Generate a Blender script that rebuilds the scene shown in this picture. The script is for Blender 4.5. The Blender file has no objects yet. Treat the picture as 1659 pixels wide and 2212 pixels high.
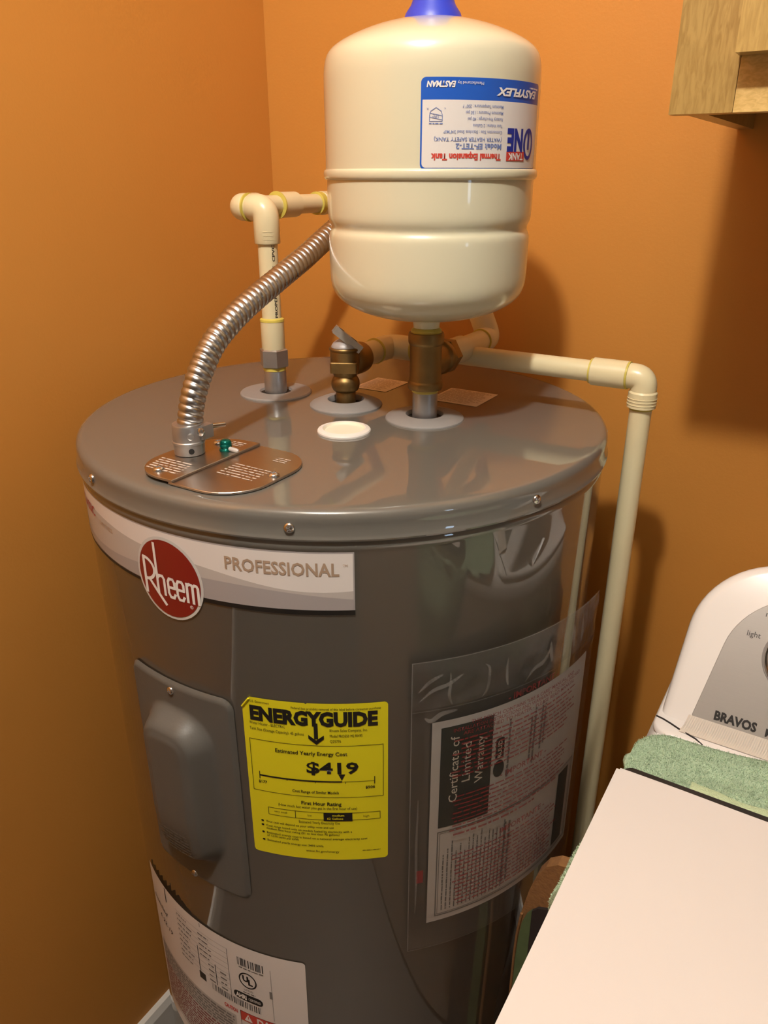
import bpy, bmesh, math, random
from mathutils import Vector, Matrix, noise as mnoise
random.seed(7)
SC = bpy.context.scene
COL = SC.collection
PI = math.pi

# ------------------------------------------------------------------ camera
cam_d = bpy.data.cameras.new('camera'); cam = bpy.data.objects.new('camera', cam_d); COL.objects.link(cam)
TH, AZ, RHO = math.radians(23.654), math.radians(31.517), math.radians(-.036)
fh = Vector((-math.sin(AZ), math.cos(AZ), 0)); r0 = Vector((math.cos(AZ), math.sin(AZ), 0))
Fw = fh*math.cos(TH) + Vector((0, 0, -math.sin(TH))); u0 = r0.cross(Fw)
Rt = r0*math.cos(RHO) + u0*math.sin(RHO); Up = Rt.cross(Fw)
M4 = Matrix(((Rt.x, Up.x, -Fw.x, .8164), (Rt.y, Up.y, -Fw.y, -1.0055), (Rt.z, Up.z, -Fw.z, 1.4209), (0, 0, 0, 1)))
cam.matrix_world = M4
cam_d.sensor_fit = 'VERTICAL'; cam_d.sensor_height = 36.0; cam_d.lens = 1662/2212*36.0
cam_d.clip_start = .02
SC.camera = cam

# ------------------------------------------------------------------ world, lights, exposure
W = bpy.data.worlds.new('world'); SC.world = W; W.use_nodes = True
W.node_tree.nodes['Background'].inputs[0].default_value = (.55, .75, 1.0, 1)
W.node_tree.nodes['Background'].inputs[1].default_value = 7.0
LAMP = Vector((.66, -1.09, 2.345))
ld = bpy.data.lights.new('ceiling_bulb_light', 'POINT'); ld.energy = 55; ld.color = (1, .935, .85); ld.shadow_soft_size = .034
lo = bpy.data.objects.new('ceiling_bulb_light', ld); lo.location = LAMP; COL.objects.link(lo)
vs = SC.view_settings
vs.view_transform = 'Standard'; vs.look = 'None'; vs.gamma = 1; vs.use_curve_mapping = False; vs.exposure = 0.0

# ------------------------------------------------------------------ materials
MATS = {}
def mat(name, col, rough=.5, metal=0., coat=0., coat_r=.05, var=0., vscale=20., bump=0., bscale=200., spec=.5, alpha=1., stretch=None, rvar=0.):
    m = bpy.data.materials.new(name); m.use_nodes = True; nt = m.node_tree; b = nt.nodes['Principled BSDF']
    b.inputs['Roughness'].default_value = rough; b.inputs['Metallic'].default_value = metal
    b.inputs['Coat Weight'].default_value = coat; b.inputs['Coat Roughness'].default_value = coat_r
    b.inputs['Specular IOR Level'].default_value = spec; b.inputs['Alpha'].default_value = alpha
    b.inputs['Base Color'].default_value = (*col, 1)
    tc = nt.nodes.new('ShaderNodeTexCoord'); mp = nt.nodes.new('ShaderNodeMapping')
    nt.links.new(tc.outputs['Object'], mp.inputs[0])
    if stretch: mp.inputs['Scale'].default_value = stretch
    n = nt.nodes.new('ShaderNodeTexNoise'); n.inputs['Scale'].default_value = vscale; n.inputs['Detail'].default_value = 4
    nt.links.new(mp.outputs[0], n.inputs['Vector'])
    if var > 0:
        mx = nt.nodes.new('ShaderNodeMix'); mx.data_type = 'RGBA'
        mx.inputs[6].default_value = (*[max(0, c*(1-var)) for c in col], 1); mx.inputs[7].default_value = (*[min(1, c*(1+var)) for c in col], 1)
        nt.links.new(n.outputs['Fac'], mx.inputs[0]); nt.links.new(mx.outputs[2], b.inputs['Base Color'])
    if rvar > 0:
        mr = nt.nodes.new('ShaderNodeMapRange'); mr.inputs[3].default_value = max(0, rough-rvar); mr.inputs[4].default_value = min(1, rough+rvar)
        nt.links.new(n.outputs['Fac'], mr.inputs[0]); nt.links.new(mr.outputs[0], b.inputs['Roughness'])
    if bump > 0:
        n2 = nt.nodes.new('ShaderNodeTexNoise'); n2.inputs['Scale'].default_value = bscale; n2.inputs['Detail'].default_value = 3
        nt.links.new(mp.outputs[0], n2.inputs['Vector'])
        bp = nt.nodes.new('ShaderNodeBump'); bp.inputs['Strength'].default_value = bump; bp.inputs['Distance'].default_value = .002
        nt.links.new(n2.outputs['Fac'], bp.inputs['Height']); nt.links.new(bp.outputs[0], b.inputs['Normal'])
    MATS[name] = m; return m

def wood(name, col, dark, stretch):
    m = mat(name, col, rough=.38, coat=.25, coat_r=.2); nt = m.node_tree; b = nt.nodes['Principled BSDF']
    tc = nt.nodes.new('ShaderNodeTexCoord'); mp = nt.nodes.new('ShaderNodeMapping'); mp.inputs['Scale'].default_value = stretch
    nt.links.new(tc.outputs['Object'], mp.inputs[0])
    n = nt.nodes.new('ShaderNodeTexNoise'); n.inputs['Scale'].default_value = 22; n.inputs['Detail'].default_value = 7; n.inputs['Distortion'].default_value = .8
    nt.links.new(mp.outputs[0], n.inputs['Vector'])
    cr = nt.nodes.new('ShaderNodeValToRGB'); cr.color_ramp.elements[0].position = .36; cr.color_ramp.elements[0].color = (*dark, 1)
    cr.color_ramp.elements[1].position = .62; cr.color_ramp.elements[1].color = (*col, 1)
    nt.links.new(n.outputs['Fac'], cr.inputs[0]); nt.links.new(cr.outputs[0], b.inputs['Base Color'])
    return m

mat('wall_neutral', (.30, .285, .26), rough=.7, var=.03, vscale=3, bump=.1)
mat('wall_paint', (.61, .262, .048), rough=.55, var=.05, vscale=3, bump=.12, bscale=260, spec=.35)
mat('ceiling_paint', (.62, .59, .54), rough=.8, var=.03, bump=.1)
mat('floor_vinyl', (.13, .11, .09), rough=.5, var=.15, vscale=8)
mat('trim_white', (.75, .72, .66), rough=.4, var=.04)
mat('grey_enamel', (.136, .131, .115), rough=.5, coat=1.0, coat_r=.008, var=.02, vscale=4, spec=.1)
MATS['grey_enamel'].node_tree.nodes['Principled BSDF'].inputs['Coat IOR'].default_value = 1.8
mat('grey_plastic', (.110, .106, .094), rough=.42, var=.04, bump=.05, bscale=500)
mat('grey_collar', (.27, .26, .25), rough=.45, var=.04)
mat('cream_enamel', (.70, .665, .48), rough=.3, coat=.9, coat_r=.04, var=.02, vscale=5, bump=.03, bscale=40)
mat('cpvc', (.76, .67, .42), rough=.32, coat=.3, coat_r=.1, var=.04, vscale=30)
mat('glue', (.62, .52, .10), rough=.35, var=.2, vscale=90)
mat('blue_plastic', (.03, .055, .55), rough=.4, var=.05)
mat('brass', (.30, .195, .075), rough=.47, metal=1., var=.35, vscale=60, rvar=.12)
mat('galvanised', (.46, .455, .45), rough=.36, metal=.85, var=.12, vscale=70, rvar=.1)
mat('conduit_metal', (.50, .49, .48), rough=.30, metal=1., var=.1, vscale=90, rvar=.08)
mat('cover_metal', (.52, .47, .42), rough=.33, metal=1., var=.06, vscale=30, stretch=(1, 12, 1), rvar=.05)
mat('screw_metal', (.68, .67, .66), rough=.22, metal=1., var=.05)
mat('bonnet_grey', (.42, .41, .42), rough=.5, metal=.3, var=.08)
mat('lever_metal', (.55, .50, .43), rough=.45, metal=.7, var=.2, vscale=120)
mat('dark_hole', (.012, .011, .010), rough=.7, var=.1)
mat('green_screw', (.0, .13, .10), rough=.22, metal=.6, var=.1)
mat('foam_cap', (.88, .82, .66), rough=.55, var=.05, vscale=60)
mat('foam_rim', (.80, .77, .72), rough=.5, var=.03)
mat('white_enamel', (.80, .78, .76), rough=.28, coat=.5, coat_r=.08, var=.01)
mat('console_silver', (.42, .40, .375), rough=.42, metal=.55, var=.04, vscale=60, stretch=(1, 30, 30))
mat('ledge_silver', (.80, .77, .70), rough=.3, metal=.35, var=.02)
mat('chrome', (.75, .73, .70), rough=.12, metal=1., var=.02)
mat('paper', (.70, .665, .64), rough=.8, var=.015, vscale=14, spec=.2)
mat('folder_black', (.018, .015, .013), rough=.5, var=.1)
mat('towel_green', (.49, .65, .46), rough=.95, var=.22, vscale=120, bump=.9, bscale=900, spec=.1)
mat('towel_hem', (.62, .76, .48), rough=.95, var=.15, vscale=140, bump=.9, bscale=800, spec=.1)
mat('cork', (.27, .125, .04), rough=.85, var=.45, vscale=150, bump=.4, bscale=300)
mat('bag_green', (.09, .13, .05), rough=.85, var=.3, vscale=40)
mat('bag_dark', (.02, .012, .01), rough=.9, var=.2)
mat('label_white', (.78, .74, .71), rough=.38, coat=.3, var=.02)
mat('label_grey1', (.52, .485, .455), rough=.38, coat=.3, var=.02)
mat('label_grey2', (.38, .35, .345), rough=.38, coat=.3, var=.02)
mat('label_silver', (.42, .39, .385), rough=.3, coat=.3, var=.02)
mat('label_yellow', (.76, .69, .012), rough=.5, var=.03)
mat('ink_black', (.010, .009, .008), rough=.5, var=.05)
mat('ink_dark', (.05, .047, .045), rough=.6, var=.1)
mat('ink_grey', (.20, .19, .18), rough=.6, var=.1)
mat('ink_white', (.85, .83, .80), rough=.45, var=.02)
mat('ink_red', (.42, .035, .03), rough=.5, var=.1)
mat('ink_pouch_red', (.27, .035, .035), rough=.6, var=.15, alpha=.72)
mat('ink_blue', (.012, .10, .52), rough=.4, coat=.3, var=.04)
mat('ink_navy', (.02, .035, .30), rough=.4, var=.04)
mat('ink_paleblue', (.16, .22, .46), rough=.5, var=.06)
mat('ink_brightred', (.60, .06, .04), rough=.45, var=.05)
mat('logo_red', (.22, .010, .010), rough=.3, coat=.5, var=.05)
mat('logo_silver', (.62, .62, .60), rough=.3, coat=.3, var=.03)
mat('foil_tan', (.52, .38, .27), rough=.3, metal=.25, var=.06)
mat('sticker_clear', (.88, .80, .74), rough=.35, var=.08, vscale=60)
mat('sticker_ink', (.58, .47, .41), rough=.4, var=.15)
mat('cert_dark', (.010, .017, .012), rough=.5, var=.1)
mat('cert_text', (.86, .80, .70), rough=.6, var=.03)
mat('film_highlight', (.80, .78, .75), rough=.25, alpha=.10, var=.02)  # pale see-through colour standing in for highlights on the wrinkled film
mat('film_edge', (.80, .78, .75), rough=.25, alpha=.16, var=.02)
mat('emboss', (.66, .58, .50), rough=.5, metal=.2, var=.05)
mat('lamp_white', (.8, .78, .74), rough=.5, var=.02)
wood('oak_vertical', (.42, .275, .085), (.31, .19, .052), (16, 16, 2.6))
wood('oak_door', (.52, .345, .11), (.41, .26, .075), (14, 14, 2.2))
wood('oak_horizontal', (.74, .52, .20), (.60, .40, .13), (8, 16, 16))
wood('oak_inside', (.42, .22, .07), (.25, .13, .04), (1.5, 14, 14))
# thin clear film
def film():
    m = bpy.data.materials.new('clear_film'); m.use_nodes = True; nt = m.node_tree; nt.nodes.clear()
    out = nt.nodes.new('ShaderNodeOutputMaterial'); tr = nt.nodes.new('ShaderNodeBsdfTransparent'); gl = nt.nodes.new('ShaderNodeBsdfGlossy'); df = nt.nodes.new('ShaderNodeBsdfDiffuse')
    tr.inputs[0].default_value = (.93, .93, .92, 1); gl.inputs['Roughness'].default_value = .16; df.inputs[0].default_value = (.7, .68, .66, 1)
    lw = nt.nodes.new('ShaderNodeFresnel'); lw.inputs[0].default_value = 1.45
    n = nt.nodes.new('ShaderNodeTexNoise'); n.inputs['Scale'].default_value = 38; n.inputs['Detail'].default_value = 3; n.inputs['Distortion'].default_value = 1.5
    tc = nt.nodes.new('ShaderNodeTexCoord'); mp = nt.nodes.new('ShaderNodeMapping'); mp.inputs['Scale'].default_value = (1, 1, .45)
    nt.links.new(tc.outputs['Object'], mp.inputs[0]); nt.links.new(mp.outputs[0], n.inputs['Vector'])
    bp = nt.nodes.new('ShaderNodeBump'); bp.inputs['Strength'].default_value = .35; bp.inputs['Distance'].default_value = .004
    nt.links.new(n.outputs['Fac'], bp.inputs['Height']); nt.links.new(bp.outputs[0], gl.inputs['Normal']); nt.links.new(bp.outputs[0], lw.inputs['Normal'])
    m1 = nt.nodes.new('ShaderNodeMixShader'); m1.inputs[0].default_value = .045
    nt.links.new(tr.outputs[0], m1.inputs[1]); nt.links.new(df.outputs[0], m1.inputs[2])
    m2 = nt.nodes.new('ShaderNodeMixShader'); mt = nt.nodes.new('ShaderNodeMath'); mt.operation = 'MULTIPLY'; mt.inputs[1].default_value = .5; nt.links.new(lw.outputs[0], mt.inputs[0]); nt.links.new(mt.outputs[0], m2.inputs[0]); nt.links.new(m1.outputs[0], m2.inputs[1]); nt.links.new(gl.outputs[0], m2.inputs[2])
    nt.links.new(m2.outputs[0], out.inputs[0]); MATS['clear_film'] = m
film()
def glass():
    m = bpy.data.materials.new('window_glass'); m.use_nodes = True; nt = m.node_tree; nt.nodes.clear()
    out = nt.nodes.new('ShaderNodeOutputMaterial'); tr = nt.nodes.new('ShaderNodeBsdfTransparent'); gl = nt.nodes.new('ShaderNodeBsdfGlossy'); gl.inputs['Roughness'].default_value = .02
    mx = nt.nodes.new('ShaderNodeMixShader'); mx.inputs[0].default_value = .06
    nt.links.new(tr.outputs[0], mx.inputs[1]); nt.links.new(gl.outputs[0], mx.inputs[2]); nt.links.new(mx.outputs[0], out.inputs[0]); MATS['window_glass'] = m
glass()

# ------------------------------------------------------------------ geometry helpers: a geo is (verts, faces)
def join(*gs):
    V, Fc = [], []
    for v, f in gs:
        o = len(V); V += [tuple(p) for p in v]; Fc += [tuple(i+o for i in q) for q in f]
    return V, Fc
def box(x0, y0, z0, x1, y1, z1):
    v = [(x0,y0,z0),(x1,y0,z0),(x1,y1,z0),(x0,y1,z0),(x0,y0,z1),(x1,y0,z1),(x1,y1,z1),(x0,y1,z1)]
    return v, [(0,3,2,1),(4,5,6,7),(0,1,5,4),(1,2,6,5),(2,3,7,6),(3,0,4,7)]
def frame_of(d):
    d = Vector(d).normalized(); a = Vector((0,0,1)) if abs(d.z) < .9 else Vector((1,0,0))
    s = d.cross(a).normalized(); return s, s.cross(d).normalized() * 1, d
def lathe(prof, c=(0,0,0), d=(0,0,1), seg=48, caps=True, rot=0.):
    """prof: list of (r, h) along axis d starting at c."""
    if abs(Vector(d).normalized().z) > .999:
        sg = 1 if d[2] > 0 else -1; s, t, w = Vector((1,0,0)), Vector((0,sg,0)), Vector((0,0,sg))
    else:
        s, t, w = frame_of(d); 
        if s.cross(t).dot(w) < 0: t = -t
    c = Vector(c); V, Fc = [], []
    for r, h in prof:
        for i in range(seg):
            a = 2*PI*i/seg + rot
            V.append(c + w*h + (s*math.cos(a) + t*math.sin(a))*max(r, 1e-5))
    for k in range(len(prof)-1):
        for i in range(seg):
            j = (i+1) % seg
            Fc.append((k*seg+i, k*seg+j, (k+1)*seg+j, (k+1)*seg+i))
    if caps:
        Fc.append(tuple(reversed(range(seg)))); n = (len(prof)-1)*seg; Fc.append(tuple(range(n, n+seg)))
    return V, Fc
def chaikin(p, n=2):
    for _ in range(n):
        q = [p[0]]
        for a, b in zip(p, p[1:]):
            q += [(a[0]*.75+b[0]*.25, a[1]*.75+b[1]*.25), (a[0]*.25+b[0]*.75, a[1]*.25+b[1]*.75)]
        q.append(p[-1]); p = q
    return p
def sweep(path, rad, seg=24, caps=True, helix=None):
    """tube along path, rad: number or list; parallel transport frames."""
    P = [Vector(p) for p in path]; n = len(P); T = []
    for i in range(n):
        d = P[min(i+1, n-1)] - P[max(i-1, 0)]; T.append(d.normalized())
    s = frame_of(T[0])[0]; V, Fc = [], []
    for i in range(n):
        s = (s - T[i]*s.dot(T[i])).normalized(); t = T[i].cross(s)
        for k in range(seg):
            a = 2*PI*k/seg
            r = helix(i, a) if helix else (rad[i] if isinstance(rad, (list, tuple)) else rad)
            V.append(P[i] + (s*math.cos(a) + t*math.sin(a))*r)
    for i in range(n-1):
        for k in range(seg):
            j = (k+1) % seg; Fc.append((i*seg+k, i*seg+j, (i+1)*seg+j, (i+1)*seg+k))
    if caps:
        Fc.append(tuple(reversed(range(seg)))); m = (n-1)*seg; Fc.append(tuple(range(m, m+seg)))
    return V, Fc
def elbow(c, d1, d2, r, l1, l2, rb=.011, seg=28, lip=.0006):
    c, d1, d2 = Vector(c), Vector(d1).normalized(), Vector(d2).normalized()
    path, rad = [c+d1*l1, c+d1*(l1-.001)], [r-.0006, r]
    path.append(c+d1*rb); rad.append(r)
    a, b, o = c+d1*rb, c+d2*rb, c
    for i in range(1, 8):
        t = i/8; path.append(a*(1-t)**2 + o*2*t*(1-t) + b*t*t); rad.append(r)
    path.append(b); rad.append(r); path.append(c+d2*(l2-.001)); rad.append(r); path.append(c+d2*l2); rad.append(r-.0006)
    return sweep(path, rad, seg)
def cyl(a, b, r, seg=28, ch=.0008):
    a, b = Vector(a), Vector(b); L = (b-a).length
    return lathe([(r-ch, 0), (r, ch), (r, L-ch), (r-ch, L)], a, b-a, seg)
def ring(c, d, r, w=.0022, t=.0009, seg=28):
    return lathe([(r-.001, -w/2), (r+t, -w/2+.0004), (r+t, w/2-.0004), (r-.001, w/2)], c, d, seg, caps=True)
def extrude_poly(pts, lo, hi, bev=0.):
    """pts: CCW list of (x,y); prism from z=lo to hi, optional top chamfer."""
    n = len(pts); cx = sum(p[0] for p in pts)/n; cy = sum(p[1] for p in pts)/n
    V = [(x, y, lo) for x, y in pts]
    if bev:
        V += [(x, y, hi-bev) for x, y in pts]
        for i, (x, y) in enumerate(pts):
            p, q = pts[i-1], pts[(i+1) % n]; tx, ty = q[0]-p[0], q[1]-p[1]; l = math.hypot(tx, ty) or 1
            V.append((x - ty/l*bev, y + tx/l*bev, hi))
        lv = 3
    else:
        V += [(x, y, hi) for x, y in pts]; lv = 2
    Fc = [tuple(reversed(range(n)))]
    for k in range(lv-1):
        for i in range(n):
            j = (i+1) % n; Fc.append((k*n+i, k*n+j, (k+1)*n+j, (k+1)*n+i))
    Fc.append(tuple(range((lv-1)*n, lv*n))); return V, Fc
def catmull(K, n):
    out = []
    for i in range(len(K)-1):
        p0, p1, p2, p3 = K[max(i-1, 0)], K[i], K[i+1], K[min(i+2, len(K)-1)]
        for j in range(n):
            t = j/n; out.append(tuple(.5*((2*b)+(-a+c)*t+(2*a-5*b+4*c-d)*t*t+(-a+3*b-3*c+d)*t**3) for a, b, c, d in zip(p0, p1, p2, p3)))
    out.append(K[-1]); return out
def rrect(x0, y0, x1, y1, r, n=6):
    rs = r if isinstance(r, (list, tuple)) else [r]*4   # bl, br, tr, tl
    out = []
    for (cx, cy, a0, q) in ((x0+rs[0], y0+rs[0], PI, rs[0]), (x1-rs[1], y0+rs[1], 1.5*PI, rs[1]), (x1-rs[2], y1-rs[2], 0, rs[2]), (x0+rs[3], y1-rs[3], .5*PI, rs[3])):
        if q <= 1e-6: out.append((cx, cy)); continue
        for i in range(n+1):
            a = a0 + .5*PI*i/n; out.append((cx+q*math.cos(a), cy+q*math.sin(a)))
    return out
def xf(g, M):
    return [tuple(M @ Vector(p)) for p in g[0]], g[1]

ORI = {}
def finish(me, smooth=True, ang=32):
    if smooth:
        me.shade_smooth(); me.set_sharp_from_angle(angle=math.radians(ang))
def obj(name, geo, m, parent=None, smooth=True, ang=32, label=None, cat=None, kind=None, group=None):
    me = bpy.data.meshes.new(name); o = bpy.data.objects.new(name, me); COL.objects.link(o)
    if parent is not None:
        og = ORI[parent.name]; o.parent = parent; ORI[o.name] = og
    else:
        vs_ = geo[0]; og = Vector(((min(p[0] for p in vs_)+max(p[0] for p in vs_))/2, (min(p[1] for p in vs_)+max(p[1] for p in vs_))/2, min(p[2] for p in vs_)))
        o.location = og; ORI[o.name] = og
    me.from_pydata([tuple(Vector(p)-og) for p in geo[0]], [], geo[1]); me.validate(); me.update()
    ms = m if isinstance(m, (list, tuple)) else [m]
    for q in ms: me.materials.append(MATS[q])
    finish(me, smooth, ang)
    if label: o['label'] = label
    if cat: o['category'] = cat
    if kind: o['kind'] = kind
    if group: o['group'] = group
    return o
def thing(name, label, cat, loc, group=None):
    o = bpy.data.objects.new(name, None); COL.objects.link(o); o.location = loc; o.empty_display_size = .05
    o['label'] = label; o['category'] = cat
    if group: o['group'] = group
    ORI[o.name] = Vector(loc); return o

# shared Phillips screw mesh: head along +Z, 1 unit = head radius
def screw_mesh():
    g = lathe([(.25, -.5), (1.0, -.05), (1.0, .12), (.86, .34), (.55, .50), (.0, .56)], seg=20, caps=False)
    c1 = box(-.55, -.09, .44, .55, .09, .575); c2 = box(-.09, -.55, .44, .09, .55, .575)
    n0 = len(g[1]); V, Fc = join(g, c1, c2)
    me = bpy.data.meshes.new('screw'); me.from_pydata(V, [], Fc); me.update()
    me.materials.append(MATS['screw_metal']); me.materials.append(MATS['ink_grey'])
    for i, p in enumerate(me.polygons): p.material_index = 1 if i >= n0 else 0
    finish(me, True, 40); return me
SCREW = screw_mesh()
def screw(p, nrm, r, parent, me=None, name='screw', spin=0.4):
    o = bpy.data.objects.new(name, me or SCREW); COL.objects.link(o); o.parent = parent
    q = Vector(nrm).to_track_quat('Z', 'Y').to_matrix().to_4x4()
    o.matrix_local = Matrix.Translation(Vector(p)-ORI[parent.name]) @ q @ Matrix.Rotation(spin, 4, 'Z') @ Matrix.Scale(r, 4)
    ORI[o.name] = ORI[parent.name]; return o

# ------------------------------------------------------------------ flat print laid on a surface
_tcache = {}
def text_geo(s, bold=0., shear=0.):
    key = (s, bold, shear)
    if key in _tcache: return _tcache[key]
    cu = bpy.data.curves.new('t', 'FONT'); cu.body = s; cu.size = 1; cu.resolution_u = 2; cu.offset = bold; cu.shear = shear; cu.fill_mode = 'FRONT'
    o = bpy.data.objects.new('t', cu); me = o.to_mesh()
    V = [(v.co.x, v.co.y) for v in me.vertices]; Fc = [tuple(p.vertices) for p in me.polygons]
    o.to_mesh_clear(); bpy.data.objects.remove(o); bpy.data.curves.remove(cu)
    _tcache[key] = (V, Fc); return V, Fc
CAPH = None
class Decal:
    def __init__(s, mapf, step=.006): s.mapf = mapf; s.step = step; s.L = {}
    def bm(s, key):
        if key not in s.L: s.L[key] = ([], [])
        return s.L[key]
    def add(s, key, pts, faces, h):
        V, Fc = s.bm(key); o = len(V); V += [(p[0], p[1], h) for p in pts]; Fc += [tuple(i+o for i in f) for f in faces]
    def poly(s, key, pts, h): s.add(key, pts, [tuple(range(len(pts)))], h)
    def rect(s, key, u0, v0, u1, v1, h): s.poly(key, [(u0,v0),(u1,v0),(u1,v1),(u0,v1)], h)
    def ell(s, key, u, v, a, b, h, n=40): s.poly(key, [(u+a*math.cos(2*PI*i/n), v+b*math.sin(2*PI*i/n)) for i in range(n)], h)
    def hoop(s, key, u, v, a, b, w, h, n=40):
        P = [(u+q*math.cos(2*PI*i/n)*(a-w*k)/a if 0 else u+(a-w*k)*math.cos(2*PI*i/n), v+(b-w*k)*math.sin(2*PI*i/n)) for k in (0, 1) for i in range(n)]
        s.add(key, P, [(i, (i+1) % n, n+(i+1) % n, n+i) for i in range(n)], h)
    def line(s, key, pts, w, h):
        for (a, b) in zip(pts, pts[1:]):
            dx, dy = b[0]-a[0], b[1]-a[1]; l = math.hypot(dx, dy) or 1; nx, ny = -dy/l*w/2, dx/l*w/2; ex, ey = dx/l*w*.3, dy/l*w*.3
            s.poly(key, [(a[0]-nx-ex, a[1]-ny-ey), (b[0]-nx+ex, b[1]-ny+ey), (b[0]+nx+ex, b[1]+ny+ey), (a[0]+nx-ex, a[1]+ny-ey)], h)
    def frame(s, key, u0, v0, u1, v1, w, h):
        s.rect(key, u0, v0, u1, v0+w, h); s.rect(key, u0, v1-w, u1, v1, h); s.rect(key, u0, v0+w, u0+w, v1-w, h); s.rect(key, u1-w, v0+w, u1, v1-w, h)
    def text(s, key, t, u, v, cap, width=None, al='L', bold=0., rot=0., h=.0006, shear=0.):
        """u,v: baseline anchor; cap: cap height; width: total width."""
        global CAPH
        if CAPH is None: CAPH = max(p[1] for p in text_geo('H')[0])
        V, Fc = text_geo(t, bold, shear)
        if not V: return
        x0 = min(p[0] for p in V); x1 = max(p[0] for p in V); sy = cap/CAPH; sx = (width/(x1-x0)) if width else sy*.92
        w = (x1-x0)*sx; off = {'L': 0, 'C': -w/2, 'R': -w}[al]; c, n = math.cos(rot), math.sin(rot)
        P = []
        for x, y in V:
            a, b = (x-x0)*sx+off, y*sy; P.append((u+a*c-b*n, v+a*n+b*c))
        s.add(key, P, Fc, h)
    def words(s, key, u, v, width, cap, rot=0., h=.0006, seed=0, dens=.9, thick=.75):
        """a line of print too small to read: one short bar for each word."""
        rn = random.Random(seed); x = 0; c, n = math.cos(rot), math.sin(rot)
        while x < width:
            wl = min(cap*rn.uniform(.7, 3.2), width-x)
            y0, y1 = 0, cap*thick*rn.uniform(.8, 1.1)
            q = [(x, y0), (x+wl, y0), (x+wl, y1), (x, y1)]
            s.poly(key, [(u+a*c-b*n, v+a*n+b*c) for a, b in q], h); x += wl + cap*rn.uniform(.3, .6)
    def build(s, key, name, m, parent, cut=True, **kw):
        V, Fc = s.L[key]
        me = bpy.data.meshes.new(name); b = bmesh.new()
        vv = [b.verts.new(p) for p in V]
        for f in Fc:
            try: b.faces.new([vv[i] for i in f])
            except ValueError: pass
        if cut:
            us = [v.co.x for v in b.verts]; lo_, hi_ = min(us), max(us); x = math.floor(lo_/s.step)*s.step + s.step
            while x < hi_:
                bmesh.ops.bisect_plane(b, geom=b.verts[:]+b.edges[:]+b.faces[:], plane_co=(x,0,0), plane_no=(1,0,0), dist=1e-6); x += s.step
        og = ORI[parent.name] if parent is not None else Vector((0,0,0))
        for v in b.verts: v.co = Vector(s.mapf(v.co.x, v.co.y, v.co.z)) - og
        bmesh.ops.recalc_face_normals(b, faces=b.faces[:]) if False else None
        b.to_mesh(me); b.free(); me.materials.append(MATS[m]); me.shade_smooth()
        o = bpy.data.objects.new(name, me); COL.objects.link(o)
        if parent is not None: o.parent = parent; ORI[o.name] = og
        for k_, v_ in kw.items(): o[k_] = v_
        if name in ('lettering', 'print', 'stamped_lettering', 'moulded_lettering', 'red_lettering', 'printed_lettering', 'border'): o['kind'] = 'stuff'
        return o

# ------------------------------------------------------------------ the room
RX, RY, RZ = 2.9, -3.2, 2.44
obj('floor', box(-.1, RY-.1, -.1, RX+.1, .1, 0), 'floor_vinyl', kind='structure', smooth=False)
obj('ceiling', box(-.1, RY-.1, RZ, RX+.1, .1, RZ+.1), 'ceiling_paint', kind='structure', smooth=False)
obj('wall_back', box(-.1, 0, 0, RX+.1, .1, RZ), 'wall_paint', kind='structure', smooth=False)
obj('wall_left', box(-.1, RY, 0, 0, 0, RZ), 'wall_paint', kind='structure', smooth=False)
obj('wall_front', box(-.1, RY-.1, 0, RX+.1, RY, RZ), 'wall_neutral', kind='structure', smooth=False)
wy0, wy1, wz0, wz1 = -1.27, -1.07, 1.27, 1.67
obj('wall_right', join(box(RX, RY, 0, RX+.1, wy0, RZ), box(RX, wy1, 0, RX+.1, 0, RZ), box(RX, wy0, 0, RX+.1, wy1, wz0), box(RX, wy0, wz1, RX+.1, wy1, RZ)), 'wall_neutral', kind='structure', smooth=False)
wf = obj('window_1', join(box(RX+.02, wy0, wz0, RX+.07, wy0+.018, wz1), box(RX+.02, wy1-.018, wz0, RX+.07, wy1, wz1), box(RX+.02, wy0+.018, wz0, RX+.07, wy1-.018, wz0+.018), box(RX+.02, wy0+.018, wz1-.018, RX+.07, wy1-.018, wz1), box(RX+.025, wy0+.018, 1.46, RX+.065, wy1-.018, 1.49)), 'trim_white', kind='structure', smooth=False)
obj('pane', box(RX+.04, wy0+.018, wz0+.018, RX+.045, wy1-.018, 1.46), 'window_glass', wf, smooth=False)
obj('pane', box(RX+.04, wy0+.018, 1.49, RX+.045, wy1-.018, wz1-.018), 'window_glass', wf, smooth=False)
def baseboard(name, a, b, nrm):
    a, b, n = Vector(a), Vector(b), Vector(nrm); V = []
    pr = [(0, 0), (.013, 0), (.013, .058), (.008, .072), (0, .075)]
    for p in (a, b):
        for d, z in pr: V.append(tuple(p + n*d + Vector((0, 0, z))))
    k = len(pr); Fc = [tuple(reversed(range(k))), tuple(range(k, 2*k))] + [(i, (i+1) % k, k+(i+1) % k, k+i) for i in range(k)]
    obj(name, (V, Fc), 'trim_white', kind='structure', smooth=False)
baseboard('baseboard_left', (0, RY, 0), (0, -.013, 0), (1, 0, 0))
baseboard('baseboard_back', (0, 0, 0), (RX, 0, 0), (0, -1, 0))

# ceiling lamp holder (bulb is the light at LAMP)
lamp = thing('ceiling_lamp', 'plain white porcelain lampholder on the ceiling above the washer', 'lamp', (LAMP.x, LAMP.y, RZ-.06))
obj('base', lathe([(.03, 2.385), (.045, 2.395), (.055, 2.42), (.06, 2.44)], (LAMP.x, LAMP.y, 0), seg=32), 'lamp_white', lamp)

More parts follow.
